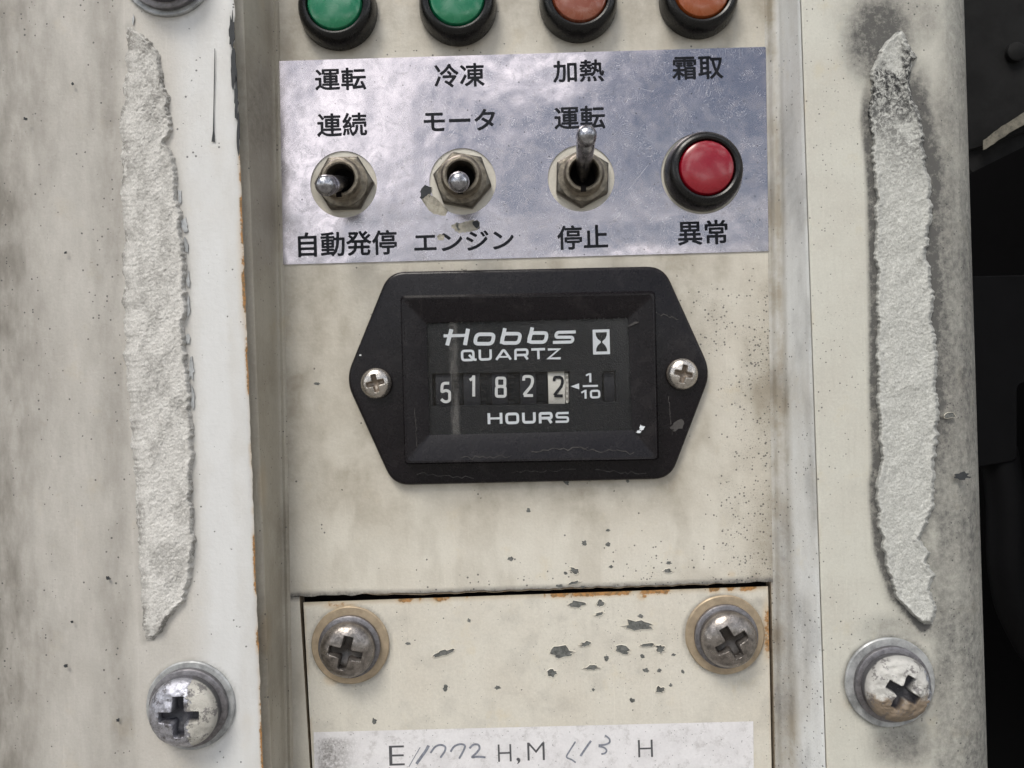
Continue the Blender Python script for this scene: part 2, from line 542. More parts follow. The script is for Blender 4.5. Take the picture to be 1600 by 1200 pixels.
M['meter'] = plain('black_meter_plastic', (0.0065, 0.005, 0.0065), 0.27, var=0.4, vs=0.06, bump=0.2, dust=0.20, dustc=(0.15, 0.135, 0.13), spec=0.28)
M['white'] = plain('white_print', (0.70, 0.73, 0.76), 0.5, var=0.25, vs=0.3, bump=0.1, dark=0.75)
M['digit'] = plain('digit_print', (0.66, 0.67, 0.66), 0.5, var=0.35, vs=0.2, bump=0.1, dark=0.7)
M['ivory'] = plain('ivory_wheel', (0.66, 0.64, 0.58), 0.5, var=0.3, vs=0.1, bump=0.1, dark=0.8)
M['wheel'] = plain('dark_wheel', (0.022, 0.023, 0.028), 0.5, var=0.4, vs=0.15, bump=0.2, spec=0.15)
M['gear'] = plain('black_gear', (0.005, 0.006, 0.008), 0.5, var=0.4, vs=0.15, bump=0.2, spec=0.15)
M['steel'] = plain('worn_steel', (0.35, 0.32, 0.295), 0.30, 0.9, var=0.85, vs=0.10, bump=0.4, dust=0.45, dustc=(0.11, 0.075, 0.05), dark=0.35)
M['meter_steel'] = plain('bright_screw_steel', (0.62, 0.58, 0.53), 0.26, 1.0, var=0.6, vs=0.16, bump=0.3, dust=0.2, dustc=(0.20, 0.16, 0.12), dark=0.45)
M['steel_dk'] = plain('dark_steel', (0.25, 0.24, 0.25), 0.42, 0.8, var=0.7, vs=0.12, bump=0.4, dust=0.3, dustc=(0.07, 0.06, 0.055), dark=0.4)
M['brass'] = plain('yellowed_washer', (0.50, 0.40, 0.28), 0.45, 0.55, var=0.5, vs=0.05, bump=0.25, dust=0.3, dustc=(0.12, 0.09, 0.06), dark=0.5)
M['greyw'] = plain('grey_washer', (0.48, 0.49, 0.49), 0.42, 0.35, var=0.85, vs=0.04, bump=0.3, dust=0.3, dustc=(0.10, 0.10, 0.11), dark=0.38)
M['chip'] = plain('bare_metal_chip', (0.15, 0.155, 0.145), 0.6, 0.0, var=0.9, vs=0.22, bump=0.8, dust=0.5, dustc=(0.34, 0.33, 0.30), dark=0.3)
M['tar'] = plain('black_dirt', (0.03, 0.033, 0.036), 0.7, var=0.5, vs=0.2, bump=0.6)
M['pencil'] = plain('pencil_line', (0.16, 0.17, 0.20), 0.5, var=0.7, vs=0.25, bump=0, dark=1.9)
M['print'] = plain('thin_print', (0.07, 0.07, 0.075), 0.5, var=0.5, vs=0.25, bump=0, dark=1.8)
M['dustl'] = plain('settled_dust', (0.065, 0.06, 0.057), 0.8, var=0.6, vs=0.3, bump=0.2)
M['bayd'] = plain('sooty_metal', (0.012, 0.012, 0.012), 0.8, var=0.6, vs=0.02, bump=0.3, dust=0.15, dustc=(0.03, 0.03, 0.028), spec=0.15)  # very dark even base for the bay metal
M['bayk'] = plain('black_rubber', (0.0035, 0.0035, 0.004), 0.6, var=0.4, vs=0.01, bump=0.2, spec=0.08)  # gloom of the bay put into a near-black base
M['bayf'] = plain('dull_flaking_paint', (0.17, 0.155, 0.12), 0.7, var=0.9, vs=0.08, bump=0.7, dust=0.5, dustc=(0.05, 0.045, 0.04), dark=0.35)
M['bayp'] = plain('flaking_paint', (0.42, 0.39, 0.32), 0.6, var=0.8, vs=0.12, bump=0.8, dust=0.45, dustc=(0.10, 0.08, 0.06), dark=0.45)


def lens(name, colr, haze, hz=0.4):
    g = G(name); P = g.pos()
    r = g.noise(P, 0.05, 5, 0.65, 0.5)
    c = g.mix(g.mul(g.ss(r, 0.40, 0.72), hz), colr, haze)
    sc = g.ss(g.noise(g.pos((0.8, 0.8, 0.15)), 0.5, 3, 0.6, 1.0), 0.62, 0.72)
    c = g.mix(g.mul(sc, 0.25), c, haze)
    g.b.inputs['Subsurface Weight'].default_value = 0.0
    g.b.inputs['Subsurface Scale'].default_value = 0.002
    return g.done(c, g.add(0.16, g.mul(r, 0.22)), 0.0, g.bump(g.noise(P, 0.2, 3), 0.05, 0.3), spec=0.5, coat=0.4)


M['green'] = lens('green_lens', (0.002, 0.15, 0.062), (0.10, 0.30, 0.20), 0.22)
M['orange_dull'] = lens('faded_orange_lens', (0.22, 0.055, 0.025), (0.32, 0.15, 0.10), 0.6)
M['orange'] = lens('orange_lens', (0.27, 0.06, 0.012), (0.30, 0.12, 0.05), 0.3)
M['red'] = lens('red_lens', (0.23, 0.001, 0.010), (0.28, 0.01, 0.02), 0.15)

# dial face: leather grain
g = G('dial_grain'); P = g.pos()
n = g.noise(P, 0.42, 4, 0.6)
c = g.mix(g.mul(g.ss(n, 0.50, 0.72), 0.55), (0.007, 0.008, 0.010), (0.045, 0.045, 0.042))
M['dial'] = g.done(c, 0.5, 0.0, g.bump(n, 0.8, 1.4), spec=0.2)

# window: clear plastic that reflects a little and carries dust and a painted reflection streak
g = G('clear_window')
t = g.t
P = g.pos()
tr = t.nodes.new('ShaderNodeBsdfTransparent'); gl = t.nodes.new('ShaderNodeBsdfGlossy'); gl.inputs['Roughness'].default_value = 0.10
fr = t.nodes.new('ShaderNodeFresnel'); fr.inputs['IOR'].default_value = 1.16
mx = t.nodes.new('ShaderNodeMixShader'); df = t.nodes.new('ShaderNodeBsdfDiffuse'); df.inputs['Color'].default_value = (0.5, 0.48, 0.45, 1)
mx2 = t.nodes.new('ShaderNodeMixShader')
t.links.new(fr.outputs[0], mx.inputs[0]); t.links.new(tr.outputs[0], mx.inputs[1]); t.links.new(gl.outputs[0], mx.inputs[2])
g.set(mx2.inputs[0], g.add(0.004, g.mul(g.ss(g.noise(P, 0.9, 3, 0.7), 0.60, 0.72), 0.12)))
px_, _, pz_ = g.sep(P)
STREAK_AT = L(712, 590, 30)
refl_streak = g.mul(g.ss(g.m('ABSOLUTE', g.add(g.add(px_, -float(STREAK_AT[0])), g.mul(g.noise(P, 0.03, 3), 4.0))), 2.0, 9.0, 1, 0), g.ss(g.noise(g.pos((1, 1, 0.4)), 0.12, 5, 0.7), 0.3, 0.65))  # pale reflected streak painted in as diffuse colour
g.set(mx2.inputs[0], g.add(g.mul(refl_streak, 0.10), g.add(0.006, g.mul(g.ss(g.noise(P, 0.7, 4, 0.75), 0.56, 0.70), 0.16))))
t.links.new(mx.outputs[0], mx2.inputs[1]); t.links.new(df.outputs[0], mx2.inputs[2])
t.links.new(mx2.outputs[0], g.out.inputs[0]); t.nodes.remove(g.b)
M['window'] = g.mat

# foam residue
def foam_mat(name, a, b, dirt):
    g = G(name); P = g.pos()
    n = g.noise(P, 0.16, 6, 0.75, 0.5); f = g.noise(g.pos((1, 1, 1)), 0.40, 5, 0.8)
    c = g.mix(g.ss(n, 0.35, 0.68), a, b)
    c = g.mix(g.mul(g.ss(f, 0.50, 0.66), 0.75), c, tuple(x * 0.62 for x in b))
    c = g.mix(g.mul(g.ss(f, 0.48, 0.36), 0.6), c, tuple(min(1, x * 1.2) for x in a))
    gr = g.attr('grime')
    c = g.mix(g.mul(gr, g.ss(g.noise(P, 0.14, 6, 0.75, 0.8), 0.36, 0.58)), c, dirt)
    return g.done(c, 0.95, 0.0, g.bump(g.add(f, n), 0.5, 1.6), spec=0.15)


M['foam'] = foam_mat('cream_foam', (0.63, 0.615, 0.58), (0.53, 0.515, 0.485), (0.24, 0.23, 0.21))
M['foam_grey'] = foam_mat('grey_foam', (0.57, 0.57, 0.535), (0.46, 0.46, 0.425), (0.045, 0.045, 0.045))


def half_painted(name, thr, side, metalc, paintc, rust=None):
    """screw head: bare metal on one side, old paint on the other"""
    g = G(name); P = g.pos(obj=True)
    x, y, z = g.sep(P)
    n = g.noise(P, 0.07, 5, 0.7)
    f = g.ss(g.add(g.mul(x, side), g.mul(g.add(n, -0.5), 30.0)), thr - 1.2, thr + 1.2)
    n2 = g.noise(P, 0.13, 6, 0.8)
    mc = g.mix(g.ss(n2, 0.35, 0.65), metalc, tuple(q * 0.5 for q in metalc))
    pc = g.mix(g.mul(g.ss(n2, 0.45, 0.7), 0.4), paintc, tuple(q * 0.7 for q in paintc))
    if rust:
        rz = g.ss(g.add(g.mul(z, -1.0), g.mul(n, 40.0)), 22, 34)
        pc = g.mix(rz, pc, rust)
    c = g.mix(f, mc, pc)
    c = g.mix(g.mul(g.ss(g.noise(P, 0.06, 6, 0.75), 0.54, 0.60), 0.8), c, (0.13, 0.12, 0.12))
    gr = g.m('MINIMUM', g.attr('grime'), 1.0)
    c = g.mix(g.mul(gr, 0.95), c, (0.02, 0.02, 0.028))
    return g.done(c, g.add(0.30, g.mul(f, 0.25)), g.m('MULTIPLY', g.m('SUBTRACT', 0.9, g.mul(f, 0.85)), g.m('SUBTRACT', 1.0, gr)), g.bump(g.add(g.mul(f, 0.8), n2), 0.7, 2.0))


M['half_l'] = half_painted('half_painted_head', 13.0, 1.0, (0.60, 0.60, 0.66), (0.50, 0.48, 0.43))
M['half_r'] = half_painted('peeling_head', -38.0, -1.0, (0.60, 0.62, 0.68), (0.50, 0.49, 0.46), rust=(0.22, 0.17, 0.12))

# ------------------------------------------------------------------ profile surfaces (the bent sheet metal)
def lerp_uv(pair, v):
    return pair[0] + (pair[1] - pair[0]) * (np.asarray(v, float) / 1200.0)


def profile_surface(b, nodes, v0, v1, dv, du, mi=0, attr_fn=None, hfn=None, ufn=None):
    """nodes: (u at v=0, u at v=1200, h); the sheet runs through them"""
    vs = np.arange(v0, v1 + dv, dv)
    cols_u, cols_h = [], []
    for k in range(len(nodes) - 1):
        a, c = nodes[k], nodes[k + 1]
        n = max(2, int(max(abs(c[0] - a[0]), abs(c[2] - a[2]) * 0.7) / du) + 1)
        for j in range(n):
            t = j / n
            cols_u.append((a[0] + (c[0] - a[0]) * t, a[1] + (c[1] - a[1]) * t)); cols_h.append(a[2] + (c[2] - a[2]) * t)
    cols_u.append(nodes[-1][:2]); cols_h.append(nodes[-1][2])
    U = np.stack([lerp_uv(p, vs) for p in cols_u], 1)
    H = np.repeat(np.array(cols_h)[None, :], len(vs), 0)
    V = np.repeat(vs[:, None], U.shape[1], 1)
    if ufn is not None: U = U + ufn(U, V)
    if hfn is not None: H = H + hfn(U, V)
    at = attr_fn(U, V) if attr_fn else {}
    b.grid(La(U, V, H)[::-1], mi, **{k: a[::-1] for k, a in at.items()})


def seg_dist(U, V, pts):
    d = np.full(np.shape(U), 1e9)
    for (x0, y0), (x1, y1) in zip(pts[:-1], pts[1:]):
        dx, dy = x1 - x0, y1 - y0
        t = np.clip(((U - x0) * dx + (V - y0) * dy) / (dx * dx + dy * dy), 0, 1)
        d = np.minimum(d, np.hypot(U - x0 - t * dx, V - y0 - t * dy))
    return d


def blob(U, V, u, v, ru, rv):
    return smooth(1.0, 0.3, np.hypot((U - u) / ru, (V - v) / rv))


V0, V1 = -260, 1460
H_COVER, H_FLANGE = 115.0, 70.0

# foam outlines as the photograph shows them
FL_L = [(200, 42), (196, 60), (195, 110), (190, 170), (188, 230), (190, 300), (193, 400), (193, 500), (197, 600), (205, 650), (207, 700), (210, 760), (213, 830), (218, 900), (222, 960), (226, 1000)]
FL_R = [(206, 42), (226, 55), (245, 80), (258, 120), (268, 180), (273, 206), (262, 222), (275, 260), (280, 290), (285, 340), (290, 400), (293, 470), (292, 560), (300, 600), (301, 700), (303, 760), (305, 830), (307, 870), (298, 900), (290, 940), (268, 962), (258, 985), (240, 1000)]
FR_L = [(1402, 48), (1372, 80), (1362, 110), (1357, 150), (1355, 190), (1362, 250), (1365, 300), (1367, 400), (1368, 500), (1368, 600), (1370, 650), (1372, 720), (1368, 760), (1370, 800), (1376, 860), (1386, 890), (1400, 930), (1425, 960), (1443, 975)]
FR_R = [(1410, 48), (1424, 70), (1427, 90), (1420, 120), (1432, 165), (1440, 200), (1445, 260), (1455, 290), (1455, 340), (1450, 400), (1458, 450), (1462, 550), (1463, 600), (1465, 640), (1464, 700), (1463, 780), (1450, 815), (1437, 840), (1450, 862), (1447, 880), (1460, 900), (1455, 915), (1462, 950), (1457, 975)]

# ---- housing: back panel, left wall, right lip, right flange
housing = thing('control_housing', 'cream painted sheet metal housing face with a recessed back panel and grey stained right flange', 'control panel', L(820, 600, 0))
HB = L(820, 600, 0)


def gap_v(u):      # upper edge of the slot above the access plate
    return 3.5 * smooth(60, 0, np.abs(np.asarray(u, float) - 840) - 330) * 0 - 3.0 * smooth(200, 300, 840 - np.asarray(u, float)) - 1.5 * smooth(230, 330, np.asarray(u, float) - 840) + 935.0 + (u - 470.0) * (907.0 - 932.0) / (1205.0 - 470.0)


def ring(U, V, u, v, r, w=7.0):
    d = np.hypot(U - u, V - v) - r
    return smooth(w, 0, np.abs(d)) * (0.5 + 0.7 * fbm(U * 0.06, V * 0.06, 5))


def panel_attrs(U, V):
    sp = 0.30 * smooth(1100, 1215, U) * smooth(380, 600, V) + 0.10 * smooth(700, 1200, U) * smooth(700, 930, V)
    line = V - gap_v(U)
    sp = sp + 0.35 * smooth(-70, -8, line) * smooth(560, 700, U) * smooth(40, 10, line)
    sp = sp + 0.75 * blob(U, V, 690, 421, 80, 14) + 0.5 * blob(U, V, 1080, 480, 60, 70) + 0.45 * blob(U, V, 1110, 530, 40, 60) + 0.25 * blob(U, V, 1150, 700, 80, 200)
    sp = sp + 0.3 * blob(U, V, 900, 80, 400, 16)
    soot = smooth(1095, 1200, U) * smooth(400, 480, V) * (0.35 + 0.9 * fbm(U * 0.02, V * 0.008, 95)) + 0.5 * blob(U, V, 1115, 520, 60, 110) + 0.4 * smooth(900, 1100, U) * smooth(820, 930, V)
    sp = sp + 0.9 * soot
    gr = 0.95 * smooth(-11, -1, line) * smooth(6, 3, line) + 0.18 * smooth(462, 438, U - 0.02 * V) + 0.35 * smooth(1190, 1212, U - 0.01 * (V - 600)) * smooth(450, 900, V)  # darker band above the slot and along the panel sides
    ru = 0.35 * blob(U, V, 1143, 897, 10, 8) + 0.18 * blob(U, V, 598, 930, 60, 8)
    n_ = fbm(U * 0.010, V * 0.008, 91); n2_ = fbm(U * 0.03, V * 0.012, 92)
    for u_l, v_l in ((530, 20), (716, 13), (903, 8), (1089, 2)):
        gr = np.maximum(gr, 0.5 * ring(U, V, u_l, v_l, 61, 5))
    mt = np.hypot(np.maximum(np.abs(U - 826) - 250, 0), np.maximum(np.abs(V - 588) - 165, 0))
    tn = 0.75 * smooth(540, 440, U) * smooth(980, 700, V) * (0.5 + n_) + 0.75 * smooth(110, 0, mt) * (0.35 + n_) + 0.65 * smooth(1130, 1205, U) * smooth(380, 450, V) * (0.5 + n2_)
    tn = tn + 0.55 * smooth(110, 60, V) * (0.4 + n_) + 0.30 * smooth(0.45, 0.7, n2_) + 0.25 * smooth(950, 1000, V)
    return dict(speck=sp, grime=gr, rust=ru, tan=np.clip(tn, 0, 0.9))


def patch(b, c00, c10, c01, c11, nu, nv, mi, attr_fn, h=0.0, jit=None):
    s = np.linspace(0, 1, nu + 1)[None, :]; t = np.linspace(0, 1, nv + 1)[:, None]
    U = (1 - t) * ((1 - s) * c00[0] + s * c10[0]) + t * ((1 - s) * c01[0] + s * c11[0])
    V = (1 - t) * ((1 - s) * c00[1] + s * c10[1]) + t * ((1 - s) * c01[1] + s * c11[1])
    if jit is not None: U, V = jit(U, V, s + 0 * t, t + 0 * s)
    at = attr_fn(U, V)
    b.grid(La(U, V, h + 0 * U)[::-1], mi, **{k: a[::-1] for k, a in at.items()})
    return U, V


FLl = lambda v: 436 + (459 - 436) * v / 1200.0     # left and right ends of the flat
FLr = lambda v: 1194 + (1212 - 1194) * v / 1200.0
GLu = lambda v: 468 + (v - 935) * 0.062             # slot beside the access plate
GRu = lambda v: 1205 + (v - 910) * 0.020
b = MB()
vl, vr = gap_v(FLl(935)), gap_v(FLr(905))
def jit_low(U, V, s, t):
    return U, V + t ** 6 * (fbm(U * 0.06, U * 0 + 3, 5) - 0.5) * 5
patch(b, (FLl(V0), V0), (FLr(V0), V0), (FLl(vl), vl), (FLr(vr), vr), 200, 300, 0, panel_attrs, jit=jit_low)
gl0 = gap_v(468)
patch(b, (FLl(vl), vl), (GLu(gl0), gl0), (FLl(V1), V1), (GLu(V1), V1), 6, 120, 0, panel_attrs)
gr0 = gap_v(1205)
patch(b, (GRu(gr0), gr0), (FLr(vr), vr), (GRu(V1), V1), (FLr(V1), V1), 4, 120, 0, panel_attrs)
# folded-in edges of the slot
us = np.linspace(468, 1205, 120)
top = La(us, gap_v(us) + (fbm(us * 0.06, us * 0 + 3, 5) - 0.5) * 5, 0 * us); bot = top.copy(); bot[:, 2] = -26
b.grid(np.stack([bot, top]), 0, grime=np.full((2, 120), 0.9), rust=np.full((2, 120), 0.4), speck=np.zeros((2, 120)))
for fn, v_a in ((GLu, gl0), (GRu, gr0)):
    vv = np.linspace(v_a, V1, 60)
    top = La(fn(vv), vv, 0 * vv); bot = top.copy(); bot[:, 2] = -26
    b.grid(np.stack([bot, top] if fn is GRu else [top, bot]), 0, grime=np.full((2, 60), 0.9), rust=np.full((2, 60), 0.3), speck=np.zeros((2, 60)))
b.build('back_panel', M['cream'], housing, HB)

b = MB()
P = La(np.array([[440, 1230], [440, 1230]], float), np.array([[1500, 1500], [880, 880]], float), np.full((2, 2), -26.0))
b.grid(P)
b.build('slot_backing', M['hole'], housing, HB)

# left wall of the recess, with the rolled foot
def wall_attrs(U, V):
    return dict(grime=0.5 * smooth(0.35, 0.8, fbm(U * 0.02, V * 0.006, 3)) + 0.5 * smooth(424, 416, U - 0.02 * V) * 0.3,
                rust=0.22 * blob(U, V, 410, 760, 12, 60) + 0.2 * blob(U, V, 415, 990, 14, 60), speck=0.1 + 0 * U)
b = MB()
profile_surface(b, [(346, 392, 100), (380, 424, 92), (400, 428, 60), (423, 446, 8), (427, 450, 4), (431, 454, 5), (434, 457, 2.5), (436, 459, 0)], V0, V1, 6, 3, attr_fn=wall_attrs,
                hfn=lambda U, V: 2.0 * (fbm(U * 0.01, V * 0.008, 8) - 0.5) * smooth(436, 420, U - 0.02 * V))
b.build('recess_wall', M['wall'], housing, HB, smooth_angle=60)

# right lip and flange
def lip_attrs(U, V):
    x = U - 0.03 * (V - 600)
    return dict(grime=0.35 * smooth(0.5, 0.8, fbm(U * 0.04, V * 0.01, 4)) + 0.3 * blob(U, V, 1225, 1000, 30, 300),
                speck=0.18 * smooth(450, 800, V) + 0.12, rust=0 * U, tan=0.8 * smooth(1238, 1222, x) * (0.4 + fbm(U * 0.03, V * 0.01, 6)) + 0.25 * smooth(0.45, 0.7, fbm(U * 0.05, V * 0.006, 12)))
b = MB()
profile_surface(b, [(1194, 1212, 0), (1199, 1216, 3), (1203, 1220, 9), (1207, 1224, 13), (1213, 1230, 14), (1217, 1234, 17), (1221, 1242, 26), (1246, 1284, 66), (1250, 1290, H_FLANGE)],
                V0, V1, 6, 2.5, attr_fn=lip_attrs, hfn=lambda U, V: 1.6 * (fbm(U * 0.02, V * 0.01, 9) - 0.5) * smooth(1205, 1215, U - 0.015 * V))
b.build('recess_lip', M['lip'], housing, HB, smooth_angle=60)

FRLd, FRRd = FR_L, FR_R
def flange_attrs(U, V):
    dl = seg_dist(U, V, FR_L); dr = seg_dist(U, V, FR_R)
    n = fbm(U * 0.02, V * 0.012, 31)
    right = U - (1484 + 0.025 * V)
    g_ = 1.1 * smooth(15, 6, dl) * smooth(80, 200, V) + 1.2 * smooth(46, 6, dr + 26 * (n - 0.5)) * smooth(60, 160, V) * (0.55 + 0.45 * smooth(900, 500, V))
    side = smooth(1440, 1475, U) * smooth(1560, 1470, U)
    g_ = np.maximum(g_, side * (0.42 + 0.65 * n) * smooth(40, 200, V))
    g_ = np.maximum(g_, 1.1 * blob(U, V, 1375, 60, 80, 110) * smooth(0.2, 0.5, n + 0.1))
    g_ = np.maximum(g_, 0.55 * blob(U, V, 1400, 30, 130, 70) * (0.4 + n))
    g_ = np.maximum(g_, 0.5 * smooth(26, 6, np.minimum(dl, dr)) * smooth(860, 960, V))
    g_ = np.maximum(g_, 0.42 * blob(U, V, 1400, 985, 80, 40)); g_ = np.maximum(g_, 0.75 * blob(U, V, 1420, 1165, 90, 50) * smooth(0.2, 0.55, n))
    g_ = np.maximum(g_, 0.85 * blob(U, V, 1470, 1070, 30, 30) * smooth(0.3, 0.6, n))
    g_ = np.maximum(g_, 0.75 * smooth(1435, 1520, U) * (0.6 + 0.8 * n))  # shade where the flange curves away, painted in as darker colour
    g_ = np.maximum(g_, 0.8 * ring(U, V, 1390, 1066, 71, 8))
    g_ = np.maximum(g_, 0.95 * blob(U, V, 1478, 420, 34, 380) * smooth(0.42, 0.62, fbm(U * 0.03, V * 0.012, 37)))
    sp = 0.12 + 0.35 * smooth(1450, 1500, U) * n + 0.12 * blob(U, V, 1320, 250, 50, 200) + 0.2 * blob(U, V, 1310, 480, 40, 120)
    return dict(grime=g_, speck=sp, rust=0.22 * smooth(8, 1, U - (1251 + 0.0333 * V)) * smooth(0.45, 0.7, n) + 0.15 * blob(U, V, 1325, 1100, 16, 14))
b = MB()
profile_surface(b, [(1250, 1290, H_FLANGE - 4), (1252, 1292, H_FLANGE + 1), (1255, 1295, H_FLANGE + 2), (1330, 1360, H_FLANGE + 3), (1440, 1470, H_FLANGE + 2), (1476, 1508, H_FLANGE - 4),
                    (1492, 1526, H_FLANGE - 16), (1503, 1538, H_FLANGE - 36), (1506, 1543, H_FLANGE - 60), (1503, 1538, H_FLANGE - 90), (1440, 1470, H_FLANGE - 140)],
                V0, V1, 5, 4, attr_fn=flange_attrs, hfn=lambda U, V: 2.2 * (fbm(U * 0.012, V * 0.006, 19) - 0.5))
b.build('side_flange', M['flange'], housing, HB, smooth_angle=60)

# ---- left cover
cover = thing('side_cover', 'large off white painted cover sheet on the left with a rust-edged right side', 'cover', L(250, 600, H_COVER))
CB = L(250, 600, H_COVER)
EDGE = lambda v: 366 + (411 - 366) * v / 1200.0


def cover_attrs(U, V):
    n = fbm(U * 0.012, V * 0.006, 41)
    n2 = fbm(U * 0.05, V * 0.03, 43)
    x = U - 0.02 * (V - 600)
    g_ = (1.0 * smooth(165, -80, x) + 0.42 * smooth(212, 188, x) * smooth(110, 180, x) + 0.22 * smooth(270, 180, x) + 0.12) * (0.6 + 0.8 * n)  # far-left falloff and crease shade of the sheet painted in
    dl = seg_dist(U, V, FL_L); dr = seg_dist(U, V, FL_R)
    g_ = np.maximum(g_, 0.50 * smooth(16, 2, dl) * (0.5 + n2)); g_ = np.maximum(g_, 0.42 * smooth(14, 2, dr) * smooth(80, 400, V) * (0.5 + n2))
    g_ = np.maximum(g_, 0.30 * blob(U, V, 255, 1010, 50, 60)); g_ = np.maximum(g_, 0.45 * blob(U, V, 230, 10, 60, 50) * n)
    g_ = np.maximum(g_, 0.7 * np.maximum(ring(U, V, 299, 1102, 70, 7), ring(U, V, 263, -45, 74, 7)))
    e = EDGE(V) - U
    ru = (0.62 * smooth(7, 0, e) * smooth(0.40, 0.62, fbm(V * 0.02, V * 0 + 1, 51)) + 0.35 * smooth(18, 0, e) * blob(U, V, 375, 430, 30, 150) + 0.2 * smooth(6, 0, e)) * smooth(120, 330, V)
    x2 = U - 0.036 * (V - 600)
    cl = smooth(270, 320, x2) * (0.75 + 0.5 * (n2 - 0.5)) * smooth(0, 6, e + 3) + 0.35 * smooth(300, 340, x2) * smooth(365, 350, x2) * smooth(250, 500, V)  # brightly lit band by the edge painted in as whiter colour
    return dict(grime=g_, rust=ru * 1.15, lit_strip=np.clip(cl, 0, 1) * 0.92, speck=0.06 * n2 + 0.22 * blob(U, V, 300, 180, 40, 160) + 0.08)
b = MB()
def edge_j(U, V):
    e = EDGE(V) - U
    j = (fbm(V * 0.09, V * 0 + 7, 61) - 0.5) * 3.0 - 6.0 * blob(U * 0 + 366, V, 366, 95, 40, 80) * fbm(V * 0.2, V * 0, 3)
    return j * smooth(14, 2, e)
profile_surface(b, [(-1500, -1480, -60), (-900, -880, -20), (-420, -400, 30), (-260, -240, 62), (-120, -100, 92), (-20, 5, 104), (80, 105, 111), (170, 195, 113), (182, 208, H_COVER - 1), (190, 215, H_COVER), (280, 312, H_COVER + 1), (345, 388, H_COVER + 1),
                    (360, 405, H_COVER), (366, 411, H_COVER - 2), (366, 411, H_COVER - 9), (350, 395, H_COVER - 10)], V0, V1, 5, 4, attr_fn=cover_attrs, ufn=edge_j,
                hfn=lambda U, V: 2.4 * (fbm(U * 0.008, V * 0.004, 71) - 0.5))
b.build('cover_sheet', M['cover'], cover, CB, smooth_angle=50)


def chip_poly(u, v, w, hh, h, seed, rot=0.0, n=18):
    rnd = random.Random(seed)
    pts = []
    for k in range(n):
        a = 2 * math.pi * k / n
        r = 1.0 + rnd.uniform(-0.38, 0.30)
        sq = abs(math.cos(a)) ** 0.8 * math.copysign(1, math.cos(a)), abs(math.sin(a)) ** 1.5 * math.copysign(1, math.sin(a)) * (1.15 if math.sin(a) < 0 else 0.8)
        x, y = sq[0] * w / 2 * r, sq[1] * hh / 2 * r
        pts.append(L(u + x * math.cos(rot) + y * math.sin(rot), v - x * math.sin(rot) + y * math.cos(rot), h))
    return pts


def chip(u, v, w, hh, h, parent, base, seed, rot=0.0, m='chip', name='paint_chip'):
    p = chip_poly(u, v, w, hh, h, seed, rot)
    c = np.mean(p, 0)
    bb = MB()
    n = len(p)
    outer = [q + (q - c) * 0.0 for q in p]
    rim = []
    for q in outer:
        r_ = q.copy(); r_[2] = h - 1.5; rim.append(r_)
    bb.add(np.array(outer + rim + [c]), [(k, (k + 1) % n, 2 * n) for k in range(n)][::-1] + [(n + k, n + (k + 1) % n, (k + 1) % n, k) for k in range(n)])
    if m == 'chip' and w > 11:
        pa = np.array(p); o1 = pa + (pa - c) * np.array([1, 1, 0]) * (1.6 / max(w, 12)); o2 = pa + (pa - c) * np.array([1, 1, 0]) * (4.0 / max(w, 12))
        o1[:, 2] += 0.9; o2[:, 2] = h - 0.6; pa[:, 2] += 0.05
        bb.grid(np.stack([pa, o1, o2])[::-1] if np.cross(pa[1] - pa[0], pa[2] - pa[1])[2] > 0 else np.stack([pa, o1, o2]), 1, wrap=True)
    return bb.build(name, [M[m], M['cream']], parent, base, smooth_angle=0)


# scratch with a drip end and bare spots on the cover
b = MB()
b.ribbon([L(336, 76, H_COVER + 2.2), L(335.5, 120, 117), L(334.5, 170, 117), L(334, 205, 117), L(333.5, 222, 117)], [0.9, 1.4, 1.2, 1.8, 5.0], H_COVER + 3.0)
b.build('scratch', M['tar'], cover, CB, smooth_angle=0)
for i, (u, v, w, hh, rt) in enumerate([(281, 309, 6, 22, 0), (288, 353, 10, 26, 0.1), (291, 385, 7, 24, 0.1), (294, 440, 5, 26, 0), (294, 482, 5, 30, 0), (293, 530, 7, 18, 0), (299, 578, 8, 34, 0), (301, 625, 5, 40, 0),
                                       (39, 186, 6, 5, 0), (113, 131, 4, 4, 0), (168, 904, 6, 6, 0), (102, 1041, 6, 6, 0), (112, 972, 4, 4, 0), (102, 395, 4, 4, 0), (184, 1126, 5, 5, 0), (208, 32, 3, 14, 0)]):
    chip(u, v, w, hh, H_COVER + 2.6, cover, CB, 100 + i, rt, 'tar' if w < 7 and hh < 7 else 'greyw')
for i, (u, v, w, hh) in enumerate([(361, 55, 8, 60), (364, 110, 9, 60), (368, 160, 6, 60), (371, 215, 4, 60)]):
    chip(u + 1, v, w, hh, H_COVER + 2.8, cover, CB, 150 + i, 0, 'tar')

